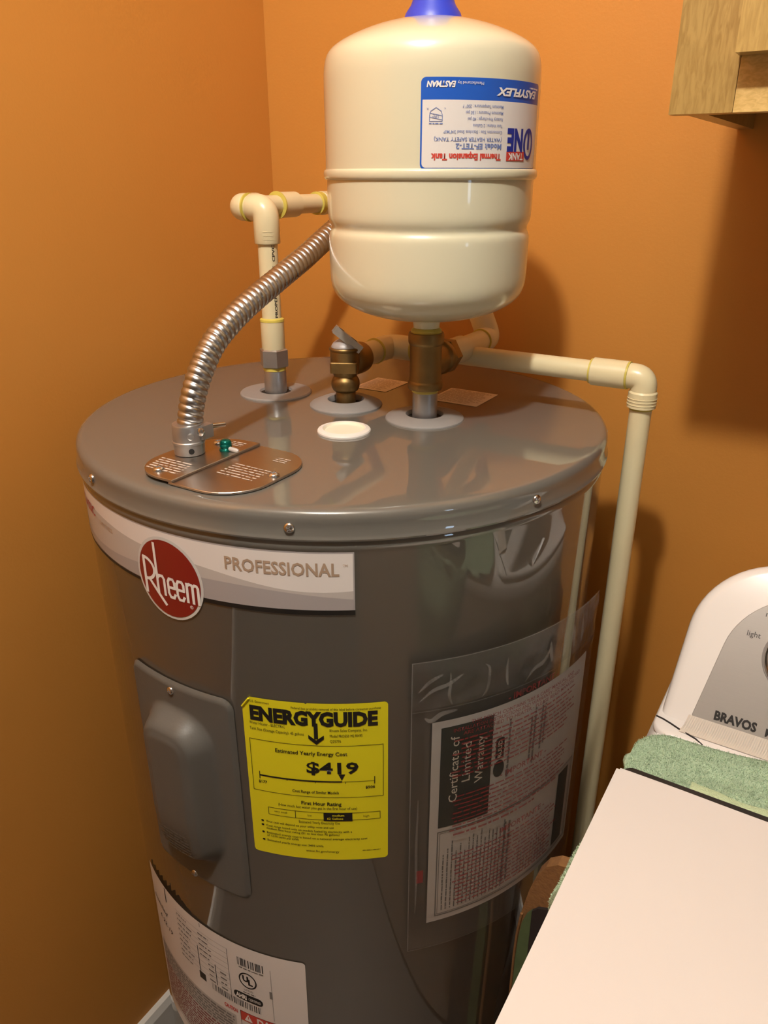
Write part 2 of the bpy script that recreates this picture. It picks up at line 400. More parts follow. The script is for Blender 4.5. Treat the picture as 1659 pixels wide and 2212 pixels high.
# ------------------------------------------------------------------ wall cabinet
cx0, cyf, cz0 = .651, -.305, 1.4644
cab = thing('wall_cabinet', 'honey oak wall cabinet hanging on the orange wall above the washer', 'cabinet', (cx0, 0, cz0))
cx1, cz1 = 1.45, 2.20
obj('side_panel', box(cx0+.004, cyf+.019, cz0+.002, cx0+.020, -.001, cz1), 'oak_vertical', cab, smooth=False)
obj('side_panel', box(cx1-.020, cyf+.019, cz0+.002, cx1-.004, -.001, cz1), 'oak_vertical', cab, smooth=False)
obj('bottom_panel', box(cx0+.020, cyf+.019, cz0+.020, cx1-.020, -.001, cz0+.034), 'oak_inside', cab, smooth=False)
obj('top_panel', box(cx0+.020, cyf+.019, cz1-.016, cx1-.020, -.001, cz1), 'oak_inside', cab, smooth=False)
obj('stile', box(cx0, cyf, cz0, cx0+.047, cyf+.019, cz1), 'oak_vertical', cab, smooth=False)
obj('stile', box(cx1-.047, cyf, cz0, cx1, cyf+.019, cz1), 'oak_vertical', cab, smooth=False)
obj('rail', box(cx0+.0474, cyf, cz0, cx1-.0474, cyf+.0188, cz0+.045), 'oak_horizontal', cab, smooth=False)
obj('rail', box(cx0+.0474, cyf, cz1-.045, cx1-.0474, cyf+.0188, cz1), 'oak_horizontal', cab, smooth=False)
for dx0, dx1 in ((cx0+.046, 1.048), (1.052, cx1-.046)):
    dr = obj('door', box(dx0, cyf-.020, cz0+.0375, dx1, cyf-.0006, cz1-.03), 'oak_door', cab, smooth=False)
    obj('door_panel', extrude_poly(rrect(dx0+.06, cz0+.0975, dx1-.06, cz1-.09, .002, 2), 0, .004, .003), 'oak_vertical', dr, smooth=False) if False else None

# ------------------------------------------------------------------ water heater
HX, HY, H, RB = .343, -.316, 1.18, .283
heater = thing('water_heater', 'tall grey cylindrical electric water heater in the corner of the orange walls', 'water heater', (HX, HY, 0))
bodyp = [(.270, .0), (.2795, .004), (.2815, .02), (.2815, .05), (RB, .055), (RB, 1.143), (.2842, 1.1455), (.2846, 1.149), (.2835, 1.152), (.282, 1.156)]
obj('jacket', lathe(bodyp, (HX, HY, 0), seg=180), 'grey_enamel', heater)
lidp = [(.2835, 1.1545), (.2865, 1.1545), (.2868, 1.156), (.2862, 1.1575), (.2853, 1.159), (.285, 1.1695)] + [(.277+.008*math.cos(a), 1.1715+.0085*math.sin(a)) for a in [i*PI/16 for i in range(1, 9)]] + [(.270, 1.18), (.1, 1.18), (.0, 1.18)]
obj('lid', lathe(lidp, (HX, HY, 0), seg=180, caps=False), 'grey_enamel', heater)
def cylp(a_deg, z, r): a = math.radians(a_deg); return Vector((HX+r*math.cos(a), HY+r*math.sin(a), z))
def cyln(a_deg): a = math.radians(a_deg); return Vector((math.cos(a), math.sin(a), 0))
for a in (-110.5, -64.9, -20.9, 24.5, 70, 115, -156):
    screw(cylp(a, 1.1655, .2853), cyln(a), .0046, heater, name='lid_screw', spin=a)

# collars in the lid, a foam cap, stickers
def collar(x, y, ro, rh, hgt):
    c = obj('collar', lathe([(ro, 0), (ro*.995, .0012), (ro*.965, .0024), (rh+.008, hgt), (rh+.001, hgt-.0005), (rh, hgt-.002), (rh-.0005, .0006)], (x, y, H), seg=64, caps=False), 'grey_collar', heater)
    obj('hole', lathe([(rh+.0005, .0004), (.0, .0005)], (x, y, H), seg=48, caps=False), 'dark_hole', c); return c
XH, XT, XC, YP = .229, .331, .4335, -.297
collar(XH, YP, .043, .0185, .0035); collar(XT, YP, .0415, .020, .0075); collar(XC, YP, .0425, .0195, .0055)
cap = obj('foam_plug', lathe([(.0275, 0), (.0275, .0015), (.0266, .0028), (.0240, .0036), (.0222, .0040), (.0215, .0036)], (.3858, -.3815, H), seg=56, caps=False), 'foam_rim', heater)
obj('plug_face', lathe([(.0217, .0036), (.0200, .0012), (.0, .0008)], (.3858, -.3815, H), seg=56, caps=False), 'foam_cap', cap)
def lid_sticker(x0, y0, x1, y1, seed):
    D = Decal(lambda u, v, h: (u, v, H+h), .05); D.poly('s', rrect(x0, y0, x1, y1, .002, 3), .0004)
    st = D.build('sticker', 's', 'sticker_clear', None, cut=False) if False else D.build('s', 'sticker', 'sticker_clear', heater, cut=False)
    v = y1-.006; i = 0
    while v > y0+.003:
        D.words('w', x0+.003, v, (x1-x0-.006)*random.uniform(.8, 1), .0028, h=.0006, seed=seed*50+i); v -= .0042; i += 1
    D.build('w', 'print', 'sticker_ink', st, cut=False)
lid_sticker(.2955, -.228, .3420, -.171, 1); lid_sticker(.4010, -.230, .4635, -.168, 2)
# little bright paint flecks are left to the enamel; junction cover plate, two overlapping pieces
plz = H+.0012
P = rrect(.2905, -.5835, .4180, -.4685, .040, 10)
def clip(pts, x, keep_left):
    out = []
    for a, b in zip(pts, pts[1:]+pts[:1]):
        ia, ib = (a[0] <= x) == keep_left, (b[0] <= x) == keep_left
        if ia: out.append(a)
        if ia != ib:
            t = (x-a[0])/(b[0]-a[0]); out.append((x, a[1]+t*(b[1]-a[1])))
    return out
plate = obj('junction_cover', extrude_poly(clip(P, .343, False), H+.0008, H+.0028, .0005), 'cover_metal', heater, smooth=False)
plate2 = obj('junction_cover', extrude_poly(clip(P, .3475, True), H+.0030, H+.0052, .0005), 'cover_metal', heater, smooth=False)
DP = Decal(lambda u, v, h: (u, v, H+.0052+h), .05)
for i in range(6): DP.words('a', .298+.001*i, -.548-.0046*i, .038, .0034, h=.0002, seed=80+i, thick=.6)
for i in range(3): DP.words('a', .322, -.4785-.004*i, .016, .003, h=.0002, seed=90+i, thick=.6)
DP.build('a', 'stamped_lettering', 'emboss', plate2, cut=False)
DQ = Decal(lambda u, v, h: (u, v, H+.0028+h), .05)
for i in range(6): DQ.words('a', .362, -.520-.005*i, .040, .0034, h=.0002, seed=110+i, thick=.5)
for i in range(3): DQ.words('a', .385, -.488-.004*i, .014, .003, h=.0002, seed=120+i, thick=.5)
DQ.build('a', 'stamped_lettering', 'emboss', plate, cut=False)
for p, z in (((.3195, -.5715), .0052), ((.4105, -.5255), .0028), ((.3145, -.4900), .0052)): screw((p[0], p[1], H+z+.0004), (0, 0, 1), .0052, plate2 if z > .004 else plate)
gs = obj('ground_screw', lathe(chaikin([(.0062, 0), (.0064, .0012), (.0052, .0018), (.0052, .0030), (.0058, .0036), (.0058, .0058), (.0054, .0062), (.0056, .0070), (.0052, .0088), (.0036, .0104), (.0, .0108)], 1), (.3335, -.5005, H+.0052), seg=28, caps=False), 'green_screw', heater)
obj('wire_tip', lathe([(.0016, 0), (.0022, .001), (.0022, .008), (.0015, .010), (.0, .0106)], (.3385, -.5015, H+.0078), (1, .12, -.12), 14), 'label_grey1', gs)

# brand band around the jacket
def jmap(a0, z0): 
    def f(u, v, h): a = math.radians(a0)+u/RB; r = RB+h; return (HX+r*math.cos(a), HY+r*math.sin(a), z0+v)
    return f
def deg(a): return math.radians(a)*RB
BA = -54.6; BZ = 1.0857; BH = .0590
D = Decal(jmap(BA, BZ), .006); BL = -deg(105)
D.rect('base', BL, 0, 0, BH, .0004)
D.rect('white', BL, .0035, -.0012, BH-.0022, .0006)
def wave(key, top, bot, h, n=40):
    us = [BL+(0-BL)*i/n for i in range(n+1)]
    D.add(key, [(min(u, -.0012) if key != 'black' else u, bot(u)) for u in us]+[(min(u, -.0012) if key != 'black' else u, top(u)) for u in us], [(i, i+1, n+2+i, n+1+i) for i in range(n)], h)
def w1(u): t = u/.25; return .0325 - .010*math.cos((t+.02)*3.0) + .002*math.sin(t*9)
def w2(u): t = u/.25; return .0150 + .0075*math.sin((t+.16)*4.6+PI*1.15)
wave('g1', lambda u: max(w1(u), .006), lambda u: .0035, .0008)
wave('g2', lambda u: max(.0035, .0175+.0060*math.sin(u/.25*4.2+PI*1.15)), lambda u: .0035, .0010)
wave('black', lambda u: .0035+.0012*math.cos(u/.11), lambda u: 0.0, .0011)
band = D.build('base', 'brand_band', 'label_silver', heater, label='white and grey striped brand band around the jacket')
D.build('white', 'stripe', 'label_white', band); D.build('g1', 'stripe', 'label_grey1', band); D.build('g2', 'stripe', 'label_grey2', band); D.build('black', 'stripe', 'ink_black', band)
D.text('pro', 'PROFESSIONAL', deg(-22.1), 1.1225-BZ, .0112, deg(19.6), bold=.022, h=.0010)
D.text('pro', 'TM', deg(-1.9), 1.1308-BZ, .0022, h=.0010)
D.build('pro', 'lettering', 'foil_tan', band)
D.text('cl', 'CLASSIC', deg(-69.5), 1.1215-BZ, .0095, deg(10.5), bold=.02, h=.0010)
D.build('cl', 'lettering', 'ink_red', band)
D.text('ser', 'series', deg(-56.5), 1.1185-BZ, .0070, deg(6), h=.0010)
D.build('ser', 'lettering', 'foil_tan', band)
# round badge
D = Decal(jmap(-89.2, 1.0985), .005); RBd = .0388
D.ell('rim', 0, 0, RBd, RBd*1.03, .0013); D.ell('red', 0, 0, RBd-.0028, RBd*1.03-.0028, .0016)
badge = D.build('rim', 'brand_badge', 'logo_silver', heater, label='round red badge with silver rim and lettering')
D.build('red', 'badge_face', 'logo_red', badge)
def st(pts, w=.0030): D.line('let', pts, w, .0019)
st([(-.0285, .0145), (-.0285, -.0200)], .0034)                      # R stem
arc = [(-.0287, .0150)]+[(-.0278+.0122*math.cos(t), .0042+.0106*math.sin(t)) for t in [PI*.5-i*PI*.98/14 for i in range(15)]]
st(arc, .0030); st([(-.0232, -.0058), (-.0050, -.0268)], .0032)
st([(-.0128, .0318), (-.0128, -.0170)], .0030)                      # tall h
st([(-.0128, -.0020), (-.0100, .0010), (-.0062, .0012), (-.0045, -.0015), (-.0045, -.0170)], .0029)
def e_(x):
    P_ = [(x-.0037, -.0075), (x+.0037, -.0075), (x+.0036, -.0020), (x+.0020, .0010), (x-.0020, .0010), (x-.0037, -.0022), (x-.0037, -.0135), (x-.0018, -.0172), (x+.0020, -.0172), (x+.0037, -.0138)]
    st(P_, .0027)
e_(.0038); e_(.0140)
for x in (.0215, .0275, .0332): st([(x, .0012 if x < .022 else -.0010), (x, -.0170)], .0028)
st([(.0215, -.0010), (.0240, .0012), (.0266, .0008), (.0275, -.0015)], .0026); st([(.0275, -.0010), (.0298, .0012), (.0322, .0008), (.0332, -.0015)], .0026)
D.hoop('let', .0245, -.0215, .0017, .0017, .0004, .0019, 20); D.text('let', 'R', .0245, -.0224, .0018, al='C', h=.0019)
D.build('let', 'lettering', 'ink_white', badge)

# yellow energy label
EW, EH = deg(26.9), .1865
D = Decal(jmap(-75.9, .8085), .006)
D.poly('y', [(.004, 0), (EW-.003, 0), (EW-.001, .001), (EW, .003), (EW, EH-.003), (EW-.001, EH-.001), (EW-.003, EH), (EW*.46, EH), (EW*.45, EH-.0012), (EW*.44, EH), (.008, EH), (0, EH-.011), (0, .004), (.001, .001)], .0004)
eg = D.build('y', 'energy_label', 'label_yellow', heater, label='bright yellow energy cost label with black print')
def E(t, x, y, cap, w=None, al='L', bold=.0, key='k'): D.text(key, t, x*EW, y*EH, cap*EH, w*EW if w else None, al, bold, h=.0008)
E('ENERGY', .055, .872, .076, .50, bold=.055); E('GUIDE', .535, .872, .076, .395, bold=.055)
D.rect('k', .498*EW, .79*EH, .525*EW, .885*EH, .0008)
D.poly('k', [(.512*EW, .757*EH), (.565*EW, .792*EH), (.565*EW, .815*EH), (.512*EW, .783*EH), (.459*EW, .815*EH), (.459*EW, .792*EH)], .0009)
E('U.S. Government', .06, .972, .013, .14); E('Federal law prohibits removal of this label before consumer purchase', .35, .962, .014, .60)
E('Water Heater - ELECTRIC', .045, .842, .0165, .255); E('Tank Size (Storage Capacity): 45 gallons', .045, .808, .0165, .385)
E('Rheem Sales Company, Inc.', .605, .836, .0165, .255); E('Model PROE50 M2 RH95', .605, .803, .0165, .22); E('Q25776', .605, .771, .0165, .075)
D.frame('k', .035*EW, .425*EH, .968*EW, .752*EH, .0005, .0008)
E('Estimated Yearly Energy Cost', .22, .690, .0225, .50, bold=.015)
E('$419', .435, .580, .066, .36, bold=.028)
D.rect('k', .09*EW, .523*EH, .68*EW, .532*EH, .0008); D.rect('k', .68*EW, .5265*EH, .905*EW, .529*EH, .0008)
D.rect('k', .088*EW, .505*EH, .094*EW, .552*EH, .0008); D.rect('k', .903*EW, .508*EH, .909*EW, .555*EH, .0008)
for x in (.29, .49, .70): D.rect('k', x*EW, .515*EH, (x+.004)*EW, .526*EH, .0008)
D.poly('k', [(.678*EW, .535*EH), (.702*EW, .575*EH), (.654*EW, .575*EH)], .0008)
E('$177', .08, .478, .0165, .062, bold=.02); E('$506', .842, .480, .0165, .066, bold=.02); E('Cost Range of Similar Models', .325, .448, .0175, .33, bold=.012)
E('First Hour Rating', .385, .372, .0215, .285, bold=.02); E('(How much hot water you get in the first hour of use)', .215, .345, .0175, .565)
D.frame('k', .135*EW, .275*EH, .945*EW, .325*EH, .0005, .0008); D.rect('k', .335*EW, .275*EH, .339*EW, .325*EH, .0008); D.rect('k', .54*EW, .270*EH, .745*EW, .325*EH, .0009)
E('very small', .18, .297, .013, .095); E('low', .425, .295, .013, .03); E('high', .825, .293, .013, .04)
E('medium', .645, .303, .013, .085, 'C', .02, 'w2'); E('62 Gallons', .565, .281, .013, .115, 'L', .02, 'w2')
for i in range(1): D.L.get('w2')
D.L['w2'] = ([(p[0], p[1], .0012) for p in D.L['w2'][0]], D.L['w2'][1])
E('Estimated Yearly Electricity Use', .36, .247, .0165, .295)
rows = [('Your cost will depend on your utility rates and use', .11, .218, .50, 1), ('Cost range based only on models fueled by electricity with a', .11, .190, .63, 1), ('medium first hour rating (51 to less than 75 gallons)', .11, .170, .54, 0),
        ('Estimated energy cost is based on a national average electricity cost', .11, .140, .74, 1), ('of 12.00 cents per kWh', .11, .121, .24, 0), ('Estimated yearly energy use: 3493 kWh', .11, .088, .42, 1)]
for t, x, y, w, bl in rows:
    E(t, x, y, .0135, w, bold=.006)
    if bl: D.ell('k', .083*EW, (y+.006)*EH, .0014, .0012, .0008, 14)
E('www.ftc.gov/energy', .40, .052, .0145, .245)
D.words('k', .815*EW, .062*EH, .13*EW, .0013, h=.0008, seed=5, thick=.5)
D.build('k', 'lettering', 'ink_black', eg); D.build('w2', 'lettering', 'label_yellow', eg)
# curled corner
cg = lathe([(.0009, 0), (.0009, .012)], Vector(jmap(-75.9, .8085)(.0002, EH-.0115, .0011)), Vector(jmap(-75.9, .8085)(.0082, EH-.0003, .0011))-Vector(jmap(-75.9, .8085)(.0002, EH-.0115, .0011)), 12)
obj('curled_corner', cg, 'label_yellow', eg)

# white rating label
RA, RZ0 = -118.0, .40
D = Decal(jmap(RA, RZ0), .006); RW = deg(51.2); RH = .2555
D.poly('w', rrect(0, 0, RW, RH, .004, 4), .0004)
rt = D.build('w', 'rating_label', 'label_white', heater, label='large white rating and safety label low on the jacket')
def U(a): return deg(a-RA)
def Z(z): return z-RZ0
D.text('k', 'Installed', U(-116.6), Z(.603), .0090, deg(8), rot=-.10, shear=.4, h=.0007); D.text('k', '6-22-19', U(-114), Z(.580), .0090, deg(7), rot=-.12, shear=.3, h=.0007)
D.rect('k', U(-108.2), Z(.630), U(-107.8), Z(.653), .0007)
D.rect('g', U(-94.0), Z(.648), U(-93.8), Z(.6545), .0007)
for i in range(9):
    z = .640-.0085*i
    D.rect('g', U(-103.5), Z(z), U(-86), Z(z+.0003), .0007)
    D.words('g', U(-103), Z(z-.006), deg(random.uniform(3.5, 6.5)), .0034, h=.0007, seed=200+i)
    if i < 5: D.words('k2', U(-95), Z(z-.006), deg(random.uniform(3, 4.5)), .0034, h=.0007, seed=220+i)
    if i > 4: D.words('k2', U(-92.5), Z(z-.006), deg(1.8), .0034, h=.0007, seed=240+i); D.words('k2', U(-88.8), Z(z-.006), deg(1.8), .0034, h=.0007, seed=260+i)
D.rect('g', U(-86.1), Z(.562), U(-85.95), Z(.640), .0007); D.rect('k', U(-95.8), Z(.565), U(-95.6), Z(.612), .0007); D.rect('k', U(-90.3), Z(.565), U(-90.1), Z(.600), .0007)
D.rect('k', U(-96.2), Z(.556), U(-94), Z(.568), .0007)
def barcode(a0, a1, z0, z1, seed):
    rn = random.Random(seed); a = a0
    while a < a1:
        w = rn.choice((.09, .16, .24)); D.rect('k', U(a), Z(z0), U(a+w), Z(z1), .0007); a += w+rn.choice((.1, .16, .25, .4))
barcode(-83.3, -76.6, .6235, .6360, 3); barcode(-92, -78.3, .5520, .5630, 4)
D.words('g', U(-83), Z(.6195), deg(6.4), .0026, h=.0007, seed=301)
D.hoop('k', U(-81.0), Z(.6015), .0115, .0125, .0018, .0007); D.text('k', 'U', U(-82.35), Z(.5995), .0085, bold=.05, h=.0007); D.text('k', 'L', U(-80.9), Z(.5955), .0085, bold=.05, h=.0007)
D.text('g', 'LISTED', U(-81), Z(.5835), .0030, al='C', h=.0007); D.words('g', U(-82.5), Z(.5795), deg(3.2), .0022, h=.0007, seed=310)
D.poly('k', rrect(U(-85.2), Z(.5655), U(-77.5), Z(.5775), .0055, 6), .0007); D.text('wt', 'AHRI', U(-84.6), Z(.5683), .0066, deg(2.9), bold=.05, h=.0010); D.text('wt', 'CERTIFIED', U(-81.2), Z(.5690), .0042, deg(3.2), h=.0010)
D.rect('g', U(-75.6), Z(.585), U(-74.9), Z(.597), .0007); D.rect('g', U(-75.05), Z(.548), U(-74.95), Z(.632), .0006)
# left warning block (grey with red lines) and red headers
D.rect('g3', U(-116.6), Z(.42), U(-85.4), Z(.530), .0006)
for i in range(6): D.words('g', U(-116), Z(.523-.0052*i), deg(30), .0042, h=.0008, seed=330+i)
for i in range(12): D.words('r', U(-116), Z(.4905-.0056*i), deg(random.uniform(24, 30)), .0040, h=.0008, seed=350+i)
D.text('br', 'CAUTION', U(-88.6), Z(.5365), .0062, deg(3.9), bold=.04, h=.0008)
D.rect('br', U(-84.0), Z(.528), U(-67.8), Z(.5445), .0007); D.frame('k', U(-84.0), Z(.40), U(-67.8), Z(.5445), .0006, .0008)
D.text('wt', 'DANGER', U(-79.5), Z(.5310), .0105, deg(10), bold=.05, h=.0010); D.poly('wt', [(U(-82.9), Z(.5305)), (U(-80.7), Z(.5305)), (U(-81.8), Z(.5425))], .0010); D.rect('br', U(-81.9), Z(.5345), U(-81.7), Z(.5395), .0012)
for k, n, m in (('k', 'lettering', 'ink_black'), ('k2', 'lettering', 'ink_grey'), ('g', 'lettering', 'ink_grey'), ('g3', 'panel', 'label_grey1'), ('r', 'lettering', 'ink_pouch_red'), ('br', 'lettering', 'ink_brightred'), ('wt', 'lettering', 'ink_white')): D.build(k, n, m, rt)

# access panel: moulded cover bent round the jacket
PA, PZ, PW, PHt = -91.2, .8600, .0665, .1265
def smooth(a, b, x): t = max(0, min(1, (x-a)/(b-a))); return t*t*(3-2*t)
def sdr(u, v, a, b, r): 
    x, y = abs(u)-a+r, abs(v)-b+r; return math.hypot(max(x, 0), max(y, 0)) + min(max(x, y), 0) - r
nu, nv = 72, 110; V, Fc = [], []
for j in range(nv+1):
    for i in range(nu+1):
        u, v = -1+2*i/nu, -1+2*j/nv
        # square to rounded-rectangle: pull the corners in
        uu, vv = u*PW, v*PHt; rc = .012; d0 = sdr(uu, vv, PW, PHt, rc)
        if d0 > 0:
            cx_, cy_ = math.copysign(PW-rc, uu), math.copysign(PHt-rc, vv); dx, dy = uu-cx_, vv-cy_; l = math.hypot(dx, dy); uu, vv = cx_+dx/l*rc, cy_+dy/l*rc
        d0 = min(0, sdr(uu, vv, PW, PHt, rc)); dn = sdr(uu-.000, vv-.004, .0440, .0950, .036)
        hh = .0030*smooth(0, .004, -d0) + .0200*(1-.25*smooth(-.02, -.09, vv))*smooth(-.001, .0185, -dn) + .0018*smooth(.0185, .026, -dn)
        a = math.radians(PA)+uu/RB; r = RB+.0006+hh; V.append((HX+r*math.cos(a), HY+r*math.sin(a), PZ+vv))
for j in range(nv):
    for i in range(nu):
        k = j*(nu+1)+i; Fc.append((k, k+1, k+nu+2, k+nu+1))
pan = obj('access_panel', (V, Fc), 'grey_plastic', heater, ang=80, label='raised grey plastic element cover with two screws')
DPn = Decal(jmap(PA, PZ), .004)
for i in range(7): DPn.words('e', -.020, -.040-.0048*i, .036, .0034, h=.0262-.0007*i, seed=400+i, thick=.5)
DPn.build('e', 'moulded_lettering', 'grey_collar', pan) if False else DPn.build('e', 'moulded_lettering', 'grey_plastic', pan)
screw(cylp(-91.9, .9765, RB+.0036), cyln(-91.9), .0042, pan); screw(cylp(-92.0, .7405, RB+.0036), cyln(-92), .0042, pan)

# ------------------------------------------------------------------ pouch with papers on the jacket
PO0, PO1 = -45.0, 1.5
def prad(a): t = max(0, (a-PO0)/(PO1-PO0)); return RB+.0020+.0150*t**1.15
def pmap(extra):
    def f(u, v, h): a = PO0 + math.degrees(u/.290); r = prad(a)+h+extra; A = math.radians(a); return (HX+r*math.cos(A), HY+r*math.sin(A), v)
    return f
def pu(a): return math.radians(a-PO0)*.290
PUW = pu(PO1)
cert = thing('warranty_certificate', 'white certificate sheet with a dark title block inside the clear pouch', 'document', tuple(pmap(0)(PUW/2, .705, 0)))
DC = Decal(pmap(-.0012), .005)
c0, c1 = pu(-40.7), pu(.3)
DC.rect('p', c0, .7050, c1, .9640, 0)
sh = DC.build('p', 'sheet', 'paper', cert)
b0, b1 = pu(-38.9), pu(-27.9)
DC.rect('d', b0, .8340, b1, .9560, .0003)
DC.text('t', 'Certificate of', pu(-35.2), .8640, .0088, .080, 'L', .004, PI/2, .0006); DC.text('t', 'Limited', pu(-32.6), .8860, .0088, .047, 'L', .004, PI/2, .0006); DC.text('t', 'Warranty', pu(-29.8), .8800, .0088, .056, 'L', .004, PI/2, .0006)
DC.ell('d2', pu(-26.0), .8870, .0066, .0105, .0003); DC.poly('d3', rrect(pu(-27.0), .8990, pu(-25.0), .9250, .003, 3), .0003); DC.text('t', 'RUUD', pu(-25.6), .9005, .0045, .022, 'L', .03, PI/2, .0006)
for k, (a, z0, L) in enumerate(((-23.6, .872, .072), (-17.9, .878, .055), (-16.9, .872, .07), (-14.9, .885, .06), (-14.0, .89, .05))): DC.words('g', pu(a), z0, L, .0034, PI/2, .0003, 500+k)
DC.frame('g2', pu(-39.0), .7120, pu(-.6), .8290, .0012, .0003); DC.frame('g2', pu(-38.5), .7145, pu(-1.1), .8265, .0006, .0003)
for k in range(16): DC.words('g', pu(-37.4+.95*k), .719, random.uniform(.075, .1), .0024, PI/2, .0003, 520+k, thick=.6)
for k in range(2): DC.words('g', pu(-22.8+1.1*k), .725, .085, .0036, PI/2, .0003, 560+k)
for k in range(10): DC.words('g', pu(-18.5+.95*k), .722, random.uniform(.02, .04), .0022, PI/2, .0003, 570+k, thick=.5)
DC.rect('d4', pu(-6.6), .7180, pu(-2.4), .8230, .0003)
for k, n, m in (('d', 'title_block', 'cert_dark'), ('d2', 'emblem', 'cert_dark'), ('d3', 'emblem', 'cert_dark'), ('d4', 'side_block', 'cert_dark'), ('t', 'lettering', 'cert_text'), ('g', 'lettering', 'ink_grey'), ('g2', 'border', 'ink_grey')): DC.build(k, n, m, sh)
# booklet behind the sheet
DB = Decal(pmap(-.0019), .006); DB.rect('p', pu(-39.5), .709, pu(.9), .9600, 0)
bk = thing('manual_booklet', 'white manual pages just behind the certificate sheet in the pouch', 'booklet', tuple(pmap(0)(PUW/2, .709, 0)))
DB.build('p', 'cover', 'paper', bk)
pouch = thing('document_pouch', 'clear plastic pouch with red print stuck to the right side of the heater', 'pouch', tuple(pmap(0)(PUW/2, .672, 0)))
# film as a wavy grid
nu, nv = 110, 130; V, Fc = [], []
for j in range(nv+1):
    for i in range(nu+1):
        u, v = PUW*i/nu, .6740+.3610*j/nv
        k = smooth(.965, .985, v)*smooth(1.035, 1.02, v)
        wob = .0042*k*(abs(mnoise.noise((u*38, v*22, 1.7)))+.5*mnoise.noise((u*90, v*60, 4.1))) + .0006*math.sin(u*60+v*25)*smooth(.02, .0, u)
        V.append(pmap(.0016)(u, v, wob+.0008))
for j in range(nv):
    for i in range(nu):
        k = j*(nu+1)+i; Fc.append((k, k+1, k+nu+2, k+nu+1))
fl = obj('film', (V, Fc), 'clear_film', pouch, ang=80)
DR = Decal(pmap(.0030), .006)
cen = pu(-19.5)
def para(z, n, a0, a1, seed, gap=.0053, cap=.0036):
    for i in range(n):
        rn = random.Random(seed+i); x0 = pu(a0+rn.uniform(0, 2.5)); x1 = pu(a1-rn.uniform(0, 3.5)); DR.words('r', x0, z-gap*i, x1-x0, cap, h=0, seed=seed*3+i, thick=.55)
DR.text('r', '- IMPORTANT -', pu(-19.0), .9700, .0070, .066, 'C', .02, h=0)
DR.text('r', 'THIS POUCH CONTAINS "USE & CARE" MANUAL, AND', pu(-20.0), .9575, .0040, .135, 'C', .01, h=0)
DR.text('r', 'INSTALLATION INSTRUCTIONS AND WARRANTY - DO NOT DISCARD', pu(-20.5), .9520, .0040, .165, 'C', .01, h=0)
DR.text('r', 'ARE ATTACHED TO HEATER - PLEASE READ MANUAL', pu(-20.5), .9465, .0040, .145, 'C', .01, h=0)
para(.9405, 9, -37, -5, 700)
DR.text('r', '- IMPORTANT -', pu(-20.0), .8790, .0066, .062, 'C', .02, h=0)
para(.8725, 9, -37, -6, 740)
DR.words('r', pu(-36), .8235, .10, .0040, h=0, seed=771)
DR.text('r', '- IMPORTANTE -', pu(-19.5), .8030, .0070, .070, 'C', .02, h=0)
para(.7960, 14, -36.5, -7, 780)
DR.rect('sq', pu(-43.4), .7700, pu(-42.0), .7870, 0)
DR.build('r', 'red_lettering', 'ink_pouch_red', pouch); DR.build('sq', 'red_mark', 'ink_pouch_red', pouch)
DS = Decal(pmap(.0034), .006)
DS.rect('s', 0, .9815, PUW, .9823, 0); DS.rect('e1', 0, 1.0342, PUW, 1.0350, 0); DS.rect('e2', 0, .6740, .0007, 1.0342, 0); DS.rect('e3', 0, .6740, PUW, .6746, .0001)
DS.rect('band', .001, .9830, PUW, 1.0335, -.0014)
DS.build('s', 'seal_line', 'film_highlight', pouch); DS.build('band', 'seal_band', 'clear_film', pouch)
for k_ in ('e1', 'e2', 'e3'): DS.build(k_, 'film_edge', 'film_edge', pouch)
def crease_highlight(a, z, path, w=.0011, hook=None):  # flat pale strip paints the highlight along one wrinkle of the film
    Dk = Decal(pmap(.0040), .004); n_ = len(path)
    pts = catmull([(pu(a)+x, z+y) for x, y in path], 5)
    for i in range(len(pts)-1):
        t = i/(len(pts)-1); Dk.line('c', [pts[i], pts[i+1]], w*2.1*(.3+math.sin(PI*t)), .00005*(i % 3))
    Dk.build('c', 'crease_highlight', 'film_highlight', pouch)
crease_highlight(-38.0, .9860, [(0, .034), (.0005, .022), (-.0005, .010), (.0025, 0)])
crease_highlight(-30.5, .9880, [(-.004, .033), (.0005, .028), (.001, .014), (-.001, .004), (-.005, -.002)])
crease_highlight(-26.5, .9900, [(0, .030), (-.0005, .018), (.0005, .006), (.002, 0)])
crease_highlight(-43.5, .9900, [(0, .004), (.012, .014), (.026, .018), (.040, .026)], .0016)
crease_highlight(-43.8, .9995, [(0, .004), (.010, .014), (.022, .020)], .0014)
crease_highlight(-22.0, .9860, [(0, 0), (.010, .010), (.022, .013), (.030, .024)], .0018)
crease_highlight(-16.0, .9900, [(0, .028), (.001, .016), (.004, .004)], .0016)
crease_highlight(-12.0, .9880, [(0, .032), (.0015, .018), (.001, .004)], .0018)
crease_highlight(-9.0, .9880, [(0, .034), (.001, .020), (.003, .006)], .0020)
crease_highlight(-6.0, .9920, [(0, .030), (.002, .014), (.002, .002)], .0018)
crease_highlight(-42.5, .9650, [(0, .010), (.006, .006), (.016, .012), (.030, .013)], .0020)
crease_highlight(-43.6, .7300, [(0, 0), (.0006, .04), (0, .09), (.0010, .15)], .0010)
